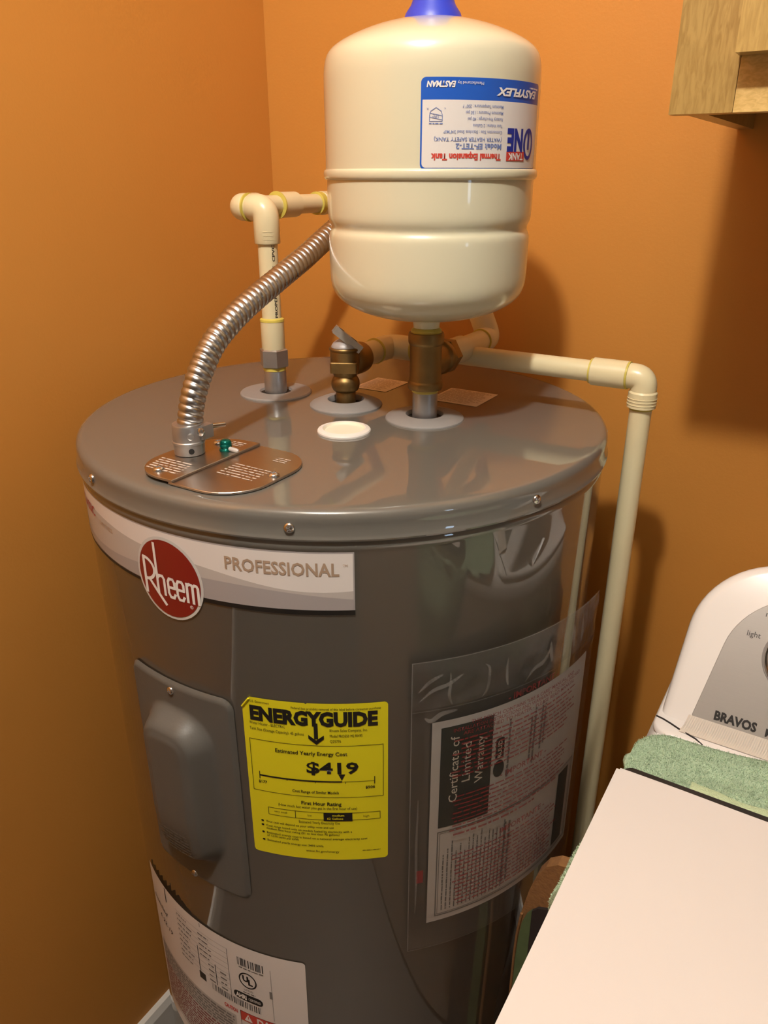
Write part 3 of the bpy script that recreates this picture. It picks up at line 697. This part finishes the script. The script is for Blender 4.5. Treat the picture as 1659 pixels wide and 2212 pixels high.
# ------------------------------------------------------------------ expansion tank
tank = thing('expansion_tank', 'cream painted expansion tank standing upside down on the brass tee', 'expansion tank', (XC, YP, 1.275))
tc_ = (XC, YP, 0)
lower = [(.0125, 1.268), (.0135, 1.280), (.0150, 1.2855), (.030, 1.2868), (.056, 1.2912), (.076, 1.2985), (.0905, 1.3085), (.0965, 1.3195), (.0976, 1.333), (.0978, 1.362), (.0974, 1.3690), (.0948, 1.3735), (.0952, 1.3765), (.0976, 1.3815), (.0983, 1.388), (.0984, 1.410), (.0984, 1.4175)]
upper = [(.0992, 1.4245), (.0990, 1.435), (.0990, 1.495), (.0988, 1.506), (.0968, 1.5175), (.0915, 1.5245), (.080, 1.5315), (.060, 1.5395), (.038, 1.5455), (.018, 1.5482), (.0, 1.5488)]
obj('lower_shell', lathe(chaikin(lower, 2), tc_, seg=120, caps=False), 'cream_enamel', tank)
obj('upper_shell', lathe(chaikin(upper, 2), tc_, seg=120, caps=False), 'cream_enamel', tank)
obj('seam_ring', lathe(chaikin([(.0975, 1.4165), (.1000, 1.4172), (.1012, 1.4195), (.1012, 1.4235), (.1002, 1.4256), (.0980, 1.4262)], 1), tc_, seg=120, caps=False), 'cream_enamel', tank)
obj('valve_cap', lathe([(.0268, 1.5455), (.0262, 1.5475), (.0245, 1.5520), (.0200, 1.5580), (.0178, 1.5635), (.0172, 1.5900), (.0165, 1.5945), (.012, 1.5970), (.0, 1.5975)], tc_, seg=48, caps=False), 'blue_plastic', tank)
TR = .0992
def tmap(u, v, h): a = math.radians(8.3)-u/TR; r = TR+h; return (XC+r*math.cos(a), YP+r*math.sin(a), 1.4930-v)
def td(d): return math.radians(d)*TR
D = Decal(tmap, .003); LW, LH = td(74.8), .0680
D.poly('base', rrect(0, 0, LW, LH, .004, 5), .0003)
lb = D.build('base', 'tank_label', 'ink_blue', tank, label='blue and white tank label printed upside down')
D.poly('white', rrect(.0006, .0162, LW-.0014, LH-.0014, [.0002, .0002, .0032, .0032], 4), .0005)
D.build('white', 'label_face', 'label_white', lb)
T = lambda k, t, d0, d1, v, cap, bold=0., shear=0.: D.text(k, t, td(d0), v, cap, td(d1-d0), 'L', bold, h=.0008, shear=shear)
T('red', 'Thermal Expansion Tank', 33.0, 69.6, .0560, .0046, .045)
T('blue', 'Model: EF-TET-2', 33.0, 57.8, .0483, .0040, .03); T('blue', '(WATER HEATER SAFETY TANK)', 33, 68.3, .0437, .0028, .012)
for t, d1, v in (('Connection Size : Stainless Steel 3/4"MIP', 63.8, .0384), ('Tank Volume : 2 Gallons', 49.5, .0336), ('Factory Pre-charge : 40 psi', 52.3, .0288), ('Maximum Pressure : 150 psi', 53.3, .0241), ('Maximum Temperature : 200\u00b0 F', 55.0, .0195)): T('pale', t, 33, d1, v, .0024, .004)
T('navy', 'NE', 17.0, 29.3, .0370, .0160, .05)
D.hoop('navy', td(11.0), .0475, td(5.2), .0125, .0030, .0008, 36); D.rect('label_cut', td(3.0), .0330, td(12), .0420, .0009) if False else None
D.rect('navy', td(10.0), .0370, td(12.0), .0520, .0008)
D.rect('red', td(14.9), .0537, td(29.4), .0612, .0008); 
D.text('wt', 'TANK', td(16.2), .0551, .0050, td(12), 'L', .03, h=.0010)
T('wt', 'EASYFLEX', 5.5, 37.5, .0065, .0055, .04, .25); T('wt', 'EASTMAN', 58.6, 72.2, .0030, .0040, .04, .2); T('wt', 'Manufactured by', 44.8, 57.8, .0030, .0022); D.words('wt', td(3.2), .0040, td(10), .0018, h=.0008, seed=9)
s0, s1 = td(64.6), td(70.6); sm = (s0+s1)/2
D.line('pale', [(s0, .0318), (s1, .0318)], .0005, .0008)
D.line('pale', [(s0, .0318), (s0, .0275), (s0+.0009, .0245), (sm, .0218), (s1-.0009, .0245), (s1, .0275), (s1, .0318)], .0005, .0008)
D.L['pale'] = (D.L['pale'][0], D.L['pale'][1])
D.line('pale', [(s0, .0278), (s1, .0258)], .0004, .0008); D.line('pale', [(s0, .0308), (s1, .0288)], .0004, .0008); D.text('pale', 'UPC', sm, .0270, .0022, al='C', rot=-.2, h=.0008)
T('pale', 'c', 63.0, 63.8, .0220, .0014); T('pale', 'R', 71.2, 72.0, .0220, .0014); D.words('pale', s0-.0004, .0330, td(6.4), .0014, h=.0008, seed=11)
for k, n, m in (('red', 'lettering', 'ink_brightred'), ('blue', 'lettering', 'ink_paleblue'), ('pale', 'lettering', 'ink_paleblue'), ('navy', 'lettering', 'ink_navy'), ('wt', 'lettering', 'ink_white')): D.build(k, n, m, lb)

# ------------------------------------------------------------------ brass tee with cold water branch
tee = thing('cold_water_pipe', 'brass tee on a steel nipple with cream pipe branch under the expansion tank', 'pipe', (XC, YP, H))
obj('nipple', lathe([(.0125, 1.1808), (.0134, 1.1815), (.0134, 1.209), (.0128, 1.2125)], tc_, seg=40), 'galvanised', tee)
obj('glue_ring', lathe([(.0128, 1.2085), (.0142, 1.2095), (.0142, 1.2130), (.0130, 1.2140)], tc_, seg=36), 'glue', tee)
tb = join(lathe(chaikin([(.0150, 1.2125), (.0184, 1.2128), (.0186, 1.2180), (.0184, 1.2205), (.0168, 1.2225), (.0166, 1.2400), (.0168, 1.2590), (.0184, 1.2610), (.0187, 1.2635), (.0187, 1.2715), (.0160, 1.2722)], 1), tc_, seg=48),
          lathe(chaikin([(.0160, .004), (.0162, .020), (.0166, .026), (.0186, .0285), (.0188, .0370), (.0160, .0372)], 1), (XC, YP, 1.240), (0, 1, 0), 40))
obj('tee_body', tb, 'brass', tee)
obj('glue_ring', lathe([(.0130, 1.2700), (.0160, 1.2720), (.0158, 1.2742), (.0140, 1.2765), (.0130, 1.2770)], tc_, seg=36), 'glue', tee)
obj('hex_adapter', lathe([(.0170, .0370), (.0192, .0385), (.0192, .0500), (.0172, .0520)], (XC, YP, 1.240), (0, 1, 0), 6), 'brass', tee)
obj('socket', cyl((XC, YP+.0515, 1.240), (XC, YP+.085, 1.240), .0148), 'cpvc', tee)
obj('pipe', cyl((XC, YP+.080, 1.240), (XC, -.155, 1.240), .0125), 'cpvc', tee)
dU = Vector((-.42, 0, .91)).normalized(); ec = Vector((XC, -.137, 1.240))
obj('elbow', elbow(ec, (0, -1, 0), dU, .0145, .024, .030), 'cpvc', tee)
obj('glue_ring', ring((XC, -.161, 1.240), (0, 1, 0), .0127, .0022, .0016), 'glue', tee)
e2 = ec + dU*.135
obj('pipe', cyl(ec+dU*.028, e2-dU*.018, .0111), 'cpvc', tee)
obj('elbow', elbow(e2, -dU, (0, 1, 0), .0143, .026, .026), 'cpvc', tee)
obj('pipe', cyl(e2+Vector((0, .022, 0)), (e2.x, .001, e2.z), .0111), 'cpvc', tee)

# ------------------------------------------------------------------ hot water pipe
hot = thing('hot_water_pipe', 'cream plastic hot water pipe with elbows rising at the left of the lid', 'pipe', (XH, YP, H))
hc = (XH, YP, 0); Zr = 1.388
obj('nipple', lathe([(.0125, 1.1808), (.0133, 1.1815), (.0133, 1.2065), (.0125, 1.2085)], hc, seg=40), 'galvanised', hot)
obj('glue_ring', lathe([(.0120, 1.2070), (.0136, 1.2080), (.0134, 1.2125), (.0120, 1.2130)], hc, seg=32), 'glue', hot)
obj('union_nut', lathe([(.0150, 1.2118), (.0172, 1.2130), (.0172, 1.2320), (.0150, 1.2334)], hc, seg=6, rot=.35), 'galvanised', hot)
obj('socket', lathe([(.0134, 1.2330), (.0137, 1.2340), (.0137, 1.2655), (.0128, 1.2660)], hc, seg=36), 'cpvc', hot)
obj('glue_ring', lathe([(.0110, 1.2645), (.0141, 1.2652), (.0139, 1.2676), (.0112, 1.2690)], hc, seg=36), 'glue', hot)
pp = obj('pipe', cyl((XH, YP, 1.260), (XH, YP, 1.356), .0112), 'cpvc', hot)
obj('elbow', elbow((XH, YP, Zr), (0, 0, -1), (-1, 0, 0), .0144, .0375, .020, .012), 'cpvc', hot)
def pipe_print(seed, z0, z1, ang):
    Dp = Decal(lambda u, v, h: (XH+(.0112+h)*math.cos(ang+u/.0112), YP+(.0112+h)*math.sin(ang+u/.0112), v), .002)
    Dp.text('k', 'PROPERTY  .59/.75  CPVC', .0012, z0, .0032, z1-z0, 'L', .02, PI/2, .0002); Dp.build('k', 'printed_lettering', 'ink_black', pp)
pipe_print(1, 1.2700, 1.3500, math.radians(-18))
for i in range(3):
    zz = 1.3555+.004*i; Dq = Decal(lambda u, v, h: (XH+(.0144+h)*math.cos(math.radians(-48)+u/.0144), YP+(.0144+h)*math.sin(math.radians(-48)+u/.0144), v), .002)
    Dq.rect('k', -.005, zz, .005, zz+.0006, .0004); Dq.build('k', 'moulded_rib', 'cpvc', hot)
obj('pipe', cyl((XH-.018, YP, Zr), (.204, YP, Zr), .0128), 'cpvc', hot)
obj('glue_ring', ring((.2055, YP, Zr), (1, 0, 0), .0142, .0026, .0010), 'glue', hot)
obj('elbow', elbow((.1920, YP, Zr), (1, 0, 0), (0, 1, 0), .0146, .0130, .030, .010), 'cpvc', hot)
obj('pipe', cyl((.1920, YP+.028, Zr), (.1920, -.005, Zr), .0112), 'cpvc', hot)
obj('glue_ring', ring((.1920, -.2310, Zr), (0, 1, 0), .0140, .0026, .0016), 'glue', hot)
obj('coupling', cyl((.1920, -.2300, Zr), (.1920, -.1960, Zr), .0146), 'cpvc', hot)
obj('glue_ring', ring((.1920, -.1480, Zr), (0, 1, 0), .0122, .0100, .0016), 'glue', hot)
obj('coupling', cyl((.1920, -.1430, Zr), (.1920, -.1000, Zr), .0142), 'cpvc', hot)

# ------------------------------------------------------------------ relief valve
val = thing('relief_valve', 'brass pressure relief valve with a small tilted lever', 'valve', (XT, YP, H))
vc = (XT, YP, 0)
obj('nipple', lathe([(.0098, 1.1808), (.0112, 1.1815), (.0112, 1.1965), (.0108, 1.199)], vc, seg=36), 'brass', val)
obj('valve_body', join(lathe(chaikin([(.0110, 1.1955), (.0145, 1.1975), (.0162, 1.2030), (.0160, 1.2085), (.0135, 1.2125), (.0128, 1.2140), (.0140, 1.2160), (.0150, 1.2190), (.0158, 1.2200), (.0165, 1.2300), (.0166, 1.2425), (.0150, 1.2427)], 2), vc, seg=48),
     lathe(chaikin([(.0120, .004), (.0175, .012), (.0182, .022), (.0178, .032), (.0160, .0345), (.0135, .035)], 2), (XT, YP, 1.2290), (0, 1, 0), 40)), 'brass', val)
wr = extrude_poly(rrect(-.0150, -.0175, .0150, .0120, .002, 3), 1.2195, 1.2315, .0008)
obj('wrench_flats', xf(wr, Matrix.Translation((XT, YP, 0)) @ Matrix.Rotation(math.radians(27), 4, 'Z')), 'brass', val, smooth=False)
obj('rim', lathe(chaikin([(.0150, 1.2420), (.0177, 1.2425), (.0178, 1.2455), (.0155, 1.2460)], 1), vc, seg=48), 'brass', val)
obj('bonnet', lathe(chaikin([(.0152, 1.2455), (.0150, 1.2475), (.0120, 1.2515), (.0065, 1.2545), (.0048, 1.2565), (.0046, 1.2600), (.0, 1.2603)], 1), vc, seg=40, caps=False), 'bonnet_grey', val)
lvM = Matrix.Translation((XT+.006, YP-.003, 1.2555)) @ Matrix.Rotation(math.radians(31.5+8), 4, 'Z') @ Matrix.Rotation(math.radians(40), 4, 'Y')
lev = join(box(-.0185, -.0058, .0030, .0185, .0058, .0042), box(-.0185, -.0058, -.0045, .0185, -.0046, .0030), box(-.0185, .0046, -.0045, .0185, .0058, .0030))
lv = obj('lever', xf(lev, lvM), 'lever_metal', val, smooth=False)
for q in ((.002, -.0030, .010, .0030), (-.0150, -.0028, -.0085, .0028)): obj('slot', xf(box(q[0], q[1], .0040, q[2], q[3], .00435), lvM), 'dark_hole', lv, smooth=False)
obj('outlet_socket', cyl((XT, YP+.0330, 1.2295), (XT, YP+.062, 1.2295), .0136), 'cpvc', val)

# ------------------------------------------------------------------ relief drain pipe
dr = thing('drain_pipe', 'cream plastic drain pipe running right from the relief valve and down to the floor', 'pipe', (.637, -.2, 0))
zt, yt = 1.2300, -.2000
obj('elbow', elbow((XT, yt, zt), (0, -1, 0), (1, 0, 0), .0146, .034, .034, .013), 'cpvc', dr)
obj('glue_ring', ring((XT, yt-.0345, zt), (0, 1, 0), .0140, .0018, .0012), 'glue', dr)
obj('glue_ring', ring((XT+.0345, yt, zt), (1, 0, 0), .0128, .0024, .0018), 'glue', dr)
obj('pipe', cyl((XT+.030, yt, zt), (.590, yt, zt), .0112), 'cpvc', dr)
obj('glue_ring', ring((.5815, yt, zt), (1, 0, 0), .0122, .0026, .0010), 'glue', dr)
obj('coupling', cyl((.5825, yt, zt), (.6200, yt, zt), .0146), 'cpvc', dr)
obj('glue_ring', ring((.6205, yt, zt), (1, 0, 0), .0132, .0026, .0012), 'glue', dr)
obj('elbow', elbow((.6375, yt, zt), (-1, 0, 0), (0, 0, -1), .0132, .0180, .0310, .011), 'cpvc', dr)
obj('elbow_skirt', lathe([(.0130, 1.1985), (.0146, 1.1990), (.0146, 1.2145), (.0130, 1.2165)], (.6375, yt, 0), seg=32), 'cpvc', dr)
for i in range(3): obj('moulded_rib', ring((.6375, yt, 1.2025+.0032*i), (0, 0, 1), .0143, .0014, .0008, 24), 'cpvc', dr)
obj('glue_ring', ring((.6375, yt, 1.1975), (0, 0, 1), .0112, .0030, .0008), 'glue', dr)
obj('pipe', cyl((.6375, yt, 1.205), (.6375, yt, .06), .0113), 'cpvc', dr)

# ------------------------------------------------------------------ flexible conduit
con = thing('flexible_conduit', 'ribbed silver flexible conduit arching from the lid cover to the back wall', 'conduit', (.310, -.5235, H+.005))
key = [(-.5240, 1.200), (-.5205, 1.2095), (-.5165, 1.2245), (-.5105, 1.2395), (-.4990, 1.2580), (-.4812, 1.2780), (-.4574, 1.2935), (-.4261, 1.3085), (-.3822, 1.3255), (-.3349, 1.3435), (-.2990, 1.3590), (-.240, 1.383), (-.170, 1.405), (-.090, 1.420), (-.002, 1.424)]
dense = [Vector((.310, y, z)) for y, z in catmull(key, 60)]
cum = [0]
for a, b in zip(dense, dense[1:]): cum.append(cum[-1]+(b-a).length)
Lc = cum[-1]; pitch = .0066; per = 9; nS = int(Lc/pitch*per); path = []; ss = []; k = 0
for i in range(nS+1):
    s = Lc*i/nS
    while k < len(cum)-2 and cum[k+1] < s: k += 1
    t = (s-cum[k])/(cum[k+1]-cum[k]); path.append(dense[k].lerp(dense[k+1], t)); ss.append(s)
def helix(i, a):
    ph = (ss[i]/pitch + a/(2*PI)) % 1.0
    return .0102 + .0017*math.sqrt(max(0, math.sin(PI*ph)))
obj('ribbed_hose', sweep(path, 0, 28, True, helix), 'conduit_metal', con, ang=75)
cb = (.310, -.5235, H+.0052)
cn = obj('connector', join(lathe([(.0128, 0), (.0140, .0006), (.0142, .0100), (.0150, .0108), (.0150, .0125), (.0143, .0132), (.0143, .0270), (.0136, .0285), (.0118, .0285)], cb, seg=48)), 'galvanised', con)
obj('clamp_ear', box(.3195, -.5225, H+.0200, .3275, -.5085, H+.0325), 'galvanised', cn, smooth=False)
obj('clamp_screw', join(cyl((.3235, -.5090, H+.0290), (.3270, -.4920, H+.0270), .0023, 14), lathe([(.0038, 0), (.0038, .002), (.002, .003)], (.3262, -.5230, H+.028), (.2, -1, 0), 16)), 'screw_metal', cn)
hp = Vector(cb)+Vector((.0141*math.cos(math.radians(-38)), .0141*math.sin(math.radians(-38)), .0055))
obj('screw_hole', lathe([(.0026, 0), (.0026, .0006), (.0, .0007)], hp, (math.cos(math.radians(-38)), math.sin(math.radians(-38)), 0), 16), 'dark_hole', cn)
hp2 = Vector(cb)+Vector((.0143*math.cos(math.radians(-35)), .0143*math.sin(math.radians(-35)), .0195))
obj('dimple', lathe([(.0034, 0), (.0034, .0006), (.0026, .0010), (.0, .0007)], hp2, (math.cos(math.radians(-35)), math.sin(math.radians(-35)), 0), 16), 'galvanised', cn)

# ------------------------------------------------------------------ washing machine
wx0, wx1, wyb, wyf, wz = .725, 1.396, -.12, -.815, .945
wash = thing('washing_machine', 'white top loading washing machine with a silver control console', 'washing machine', ((wx0+wx1)/2, (wyb+wyf)/2, 0))
obj('cabinet', extrude_poly(rrect(wx0, wyf, wx1, wyb, .012, 4), .02, .915, .002), 'white_enamel', wash, ang=40)
deckp = rrect(wx0-.001, wyf-.001, wx1+.001, wyb, .020, 6)
obj('top_deck', extrude_poly(deckp, .9155, wz, .010), 'white_enamel', wash, ang=60)
obj('lid', extrude_poly(rrect(.78, -.80, 1.33, -.43, .03, 6), wz+.0001, wz+.0030, .002), 'white_enamel', wash, ang=60)
for fx in (wx0+.05, wx1-.05):
    for fy in (wyf+.05, wyb-.05): obj('foot', lathe([(.02, 0), (.02, .012), (.012, .014), (.012, .021)], (fx, fy, 0), seg=20), 'folder_black', wash)
KS = .6; LS = math.hypot(1, KS); y0c, z0c = -.36, .95
def cp_(x, s, h): # console face: s along the slope, h out of the face
    return (x, y0c + s*KS/LS - h*1/LS, z0c + s/LS + h*KS/LS)
def cs(z): return (z-z0c)*LS
sx0, sx1 = .7290, 1.380; stop = cs(1.092)
outl = rrect(sx0, -.010, sx1, stop, [.001, .001, .075, .075], 14)
# lean the side edges a little towards the top
outl = [(x + (.010 if x < 1 else -.010)*max(0, s)/stop, s) for x, s in outl]
def inset(pts, d):
    n = len(pts); o = []
    for i, (x, y) in enumerate(pts):
        p, q = pts[i-1], pts[(i+1) % n]; tx, ty = q[0]-p[0], q[1]-p[1]; l = math.hypot(tx, ty) or 1; o.append((x-ty/l*d, y+tx/l*d if y > .004 else y))
    return o
n = len(outl); V = []; lv_ = [(outl, -.014), (outl, -.009), (inset(outl, .0012), -.0045), (inset(outl, .004), -.0014), (inset(outl, .009), 0.)]
V += [(x+(.012 if x < 1 else -.012)*max(0, s)/stop, cp_(x, s, 0)[1]+.075, max(z0c, cp_(x, max(s, 0), 0)[2]-.062)) for x, s in outl]
for pts, h in lv_: V += [cp_(x, s, h) for x, s in pts]
Fc = [tuple(reversed(range(n)))]
for k in range(len(lv_)):
    for i in range(n): j = (i+1) % n; Fc.append((k*n+i, k*n+j, (k+1)*n+j, (k+1)*n+i))
Fc.append(tuple(range(len(lv_)*n, (len(lv_)+1)*n)))
obj('console', (V, Fc), 'white_enamel', wash, ang=50)
pnl = rrect(.7565, cs(.9560), 1.352, cs(1.0700), [.002, .002, .060, .060], 14)
pnl = [(x + (.022 if x < 1 else -.022)*max(0, s-cs(.956))/(cs(1.07)-cs(.956)), s) for x, s in pnl]
n = len(pnl); V = [cp_(x, s, .0002) for x, s in pnl] + [cp_(x, s, .0012) for x, s in inset(pnl, .0006)]
Fc = [(i, (i+1) % n, n+(i+1) % n, n+i) for i in range(n)] + [tuple(range(n, 2*n))]
cpn = obj('control_panel', (V, Fc), 'console_silver', wash, ang=40)
# ribbed ledge under the panel
V, Fc = [], []; nr = 300
for i in range(nr*2+1):
    x = .7545 + (1.352-.7545)*i/(nr*2); q = .0007*(i % 2); dxs = .004
    V += [cp_(x, cs(.9565), .0008+q*.4), (x-dxs*.4, -.3640-.006, .9535+q), (x-dxs, -.3660-.012, .9505+q*.3)]
for i in range(nr*2):
    for k in (0, 1): Fc.append((i*3+k, (i+1)*3+k, (i+1)*3+k+1, i*3+k+1))
obj('ribbed_ledge', (V, Fc), 'ledge_silver', wash, smooth=False)
obj('seam', sweep([(.7275, -.3655, .9503), (.734, -.3672, .9504), (.742, -.3705, .9504), (.750, -.3745, .9504), (.758, -.3775, .9503), (.766, -.3805, .9500), (.773, -.3850, .9492)], .0008, 8), 'ink_black', wash)
obj('console_base', extrude_poly(rrect(.7265, -.3870, 1.394, wyb, [.018, .018, .005, .005], 6), wz-.001, .9497, .002), 'white_enamel', wash, ang=60)
DW = Decal(lambda u, v, h: cp_(u, v, .0012+h), .05)
DW.text('k', 'BRAVOS', .7755, cs(.9590), .0078, .0360, bold=.045, h=.0003); DW.text('k', 'MCT', .8190, cs(.9582), .0070, .018, bold=.02, h=.0003)
DW.text('g', 'light', .7855, cs(1.0300), .0050, .0115, h=.0003); DW.text('g', 'medium', .7970, cs(1.0480), .0050, .024, h=.0003)
DW.build('k', 'lettering', 'ink_black', cpn, cut=False); DW.build('g', 'lettering', 'ink_dark', cpn, cut=False)
kn = Vector(cp_(.8335, cs(1.0200), .0012)); kd = Vector((0, -1/LS, KS/LS))
kb = obj('knob', lathe([(.0285, 0), (.0280, .004), (.0250, .016), (.0225, .020), (.0, .0205)], kn, kd, 48, caps=False), 'console_silver', wash)
obj('knob_ring', lathe(chaikin([(.0287, 0), (.0300, .001), (.0298, .004), (.0278, .0052)], 1), kn, kd, 48, caps=False), 'chrome', kb)
obj('knob_base', lathe([(.0320, 0), (.0318, .0008), (.0290, .0010)], kn, kd, 48, caps=False), 'ink_grey', kb)

# towel over the washer
tw = thing('green_towel', 'sage green terry towel spread over the washer top and hanging over its left edge', 'towel', (.95, -.58, wz))
rng = random.Random(3)
def towel_pt(u, v):
    """u >= 0: distance across the top from the left edge; u < 0: distance down the hanging flap; v: 0..1 from back to front."""
    nz = .0016*math.sin(u*21+v*7)+.0014*math.sin(v*43+u*8)+.001*math.sin(u*60+v*70)
    e = max(u, 0.); rc = .032; q = max(0., rc-e)
    yb = -.391 - (rc-math.sqrt(max(0., rc*rc-q*q)))*.95 + .014*smooth(.03, .16, e)
    y = yb + (-.79-yb)*v
    k = (1-smooth(-.545, -.575, y) if False else smooth(-.578, -.548, y))*smooth(-.452, -.485, y)
    edge = wx0-.004
    if u < 0:
        hang = -u*k; bulge = .020*smooth(-.46, -.51, y)*smooth(.0, .06, hang)
        x = edge-.001-bulge; z = wz+.0062-.010*k-hang
        if hang < .012: x += .004*(1-hang/.012)**2*k; z += .003*(1-hang/.012)*k
        return (x, y, z)
    return (edge+e, y, wz+.0062+nz*.8 - .008*k*(1-smooth(0, .014, e))**2)
def tgrid(us, vs2):
    V = [towel_pt(u, v) for v in vs2 for u in us]; n = len(us)
    return V, [(j*n+i, (j+1)*n+i, (j+1)*n+i+1, j*n+i+1) for j in range(len(vs2)-1) for i in range(n-1)]
top_u = [.034*(i/14)**1.5 for i in range(15)] + [.034+.50*i/90 for i in range(1, 91)]
hang_u = [-.15+.15*i/24 for i in range(25)]
yv = lambda y: (y+.391+.0304)/(-.79+.391+.0304)
vs_h = [yv(-.4585)+(yv(-.572)-yv(-.4585))*j/40 for j in range(41)]
tobj = obj('cloth', join(tgrid(top_u, [j/90 for j in range(91)]), tgrid(hang_u, vs_h)), 'towel_green', tw, ang=80)
md = tobj.modifiers.new('thick', 'SOLIDIFY'); md.thickness = .005; md.offset = -1
# terry pile: short fibres standing on the cloth
V, Fc = [], []
def fibre(p, nrm, ln, w):
    s = Vector((rng.uniform(-1, 1), rng.uniform(-1, 1), rng.uniform(-1, 1))).cross(nrm)
    if s.length < .1: return
    s.normalize(); tip = p+nrm*ln+Vector((rng.uniform(-1, 1), rng.uniform(-1, 1), rng.uniform(-1, 1)))*ln*.7
    o = len(V); V.extend([tuple(p-s*w), tuple(p+s*w), tuple(tip+s*w*.6), tuple(tip-s*w*.6)]); Fc.append((o, o+1, o+2, o+3))
for _ in range(42000):
    u, v = rng.uniform(.0, .22), rng.uniform(0, .30)
    if rng.random() < .25: u, v = rng.uniform(-.12, .01), rng.uniform(vs_h[0], vs_h[-1])
    p = Vector(towel_pt(u, v)); a = Vector(towel_pt(u+.0015, v))-p; b = Vector(towel_pt(u, v+.002))-p; nn = b.cross(a)
    if nn.length < 1e-12: continue
    nn.normalize(); nn = nn if nn.z > -.2 and (nn.z > .2 or nn.x < 0) else -nn
    fibre(p, nn, rng.uniform(.0006, .0013), .00028)
obj('pile', (V, Fc), 'towel_green', tw, smooth=False, kind='stuff')
# paler folded hem across the towel
V, Fc = [], []
for i in range(61):
    x = .775+.30*i/60; yb = -.4530-.004*math.sin(i*.2)
    for y_, z_ in ((yb+.012, wz+.0080), (yb+.008, wz+.0110), (yb, wz+.0118), (yb-.05, wz+.0095), (yb-.11, wz+.0085)): V.append((x, y_-.018*smooth(0, .05, .83-x)*0, z_+.0007*math.sin(i*.9+y_*90)))
for i in range(60):
    for k in range(4): Fc.append((i*5+k, i*5+k+1, (i+1)*5+k+1, (i+1)*5+k))
obj('hem', (V, Fc), 'towel_hem', tw, ang=70)

# black folder and paper on the towel
fx0, fx1, fy0, fy1, fz = .7245, .952, -.775, -.4690, wz+.0145
obj('folder', xf(extrude_poly(rrect(0, 0, fx1-fx0, fy1-fy0, .008, 5), 0, .010, .002), Matrix.Translation((fx0, fy0, fz))), 'folder_black', None, ang=40, label='thin black folder lying under the white papers on the towel', cat='folder')
def sheet(name, x, y, w, l, z, rot, label, curl=.0):
    V, Fc = [], []; nx_, ny_ = 12, 14; c, s = math.cos(rot), math.sin(rot)
    for lev_ in (0, 1):
        for j in range(ny_+1):
            for i in range(nx_+1):
                a, b = w*i/nx_, -l*j/ny_; zz = z + .0003*math.sin(i*.8+j*.5) + curl*smooth(.03, 0, -b)*smooth(.10, 0, a) + lev_*.00012
                V.append((x+a*c-b*s, y+a*s+b*c, zz))
    m_ = (nx_+1)*(ny_+1)
    for j in range(ny_):
        for i in range(nx_):
            k = j*(nx_+1)+i; Fc.append((k, k+1, k+nx_+2, k+nx_+1)); Fc.append((m_+k, m_+k+nx_+1, m_+k+nx_+2, m_+k+1))
    per_ = list(range(nx_+1)) + [(j+1)*(nx_+1)+nx_ for j in range(ny_)] + [ny_*(nx_+1)+nx_-1-i for i in range(nx_)] + [(ny_-1-j)*(nx_+1) for j in range(ny_-1)]
    for a, b in zip(per_, per_[1:]+per_[:1]): Fc.append((a, m_+a, m_+b, b))
    obj(name, (V, Fc), 'paper', None, ang=60, label=label, cat='paper')
sheet('paper_sheet', .7225, -.4775, .2159, .2794, fz+.0108, .004, 'lower white paper sheet, its corner peeking out at the black folder edge')
sheet('paper_sheet', .7200, -.4805, .2159, .2794, fz+.0117, .0, 'topmost blank white paper sheet on the black folder')

# bag wedged between heater and washer
bag = thing('tote_bag', 'brown cork-like rounded bag edge with dark opening wedged between heater and washer', 'bag', (.667, -.42, 0))
oz = [(.6225, .0), (.6220, .50), (.6222, .585), (.6235, .625), (.6265, .657), (.6335, .697), (.6400, .722), (.6490, .7400), (.6610, .7500), (.6730, .7525), (.6860, .7480), (.6970, .7360), (.7040, .715), (.7070, .68), (.7080, .0)]
def slab(pts, y0_, y1_):
    n = len(pts); V = [(x, y0_, z) for x, z in pts]+[(x, y1_, z) for x, z in pts]
    return V, [tuple(range(n)), tuple(reversed(range(n, 2*n)))] + [(i, n+i, n+(i+1) % n, (i+1) % n) for i in range(n)]
obj('back_panel', slab(oz, -.400, -.385), 'cork', bag, smooth=False)
rim = [p for p in oz if p[1] > 0]; 
obj('rim', sweep([(x, -.4010, z) for x, z in [(.6235, .02), (.6235, .3), (.6232, .50), (.6235, .585), (.6247, .625), (.6277, .657)]], .0016, 10), 'cork', bag)
obj('lining', slab([(.6260, .02), (.6262, .585), (.6275, .622), (.6300, .648), (.6340, .662), (.6400, .672), (.6400, .02)], -.4045, -.4005), 'bag_green', bag, smooth=False)
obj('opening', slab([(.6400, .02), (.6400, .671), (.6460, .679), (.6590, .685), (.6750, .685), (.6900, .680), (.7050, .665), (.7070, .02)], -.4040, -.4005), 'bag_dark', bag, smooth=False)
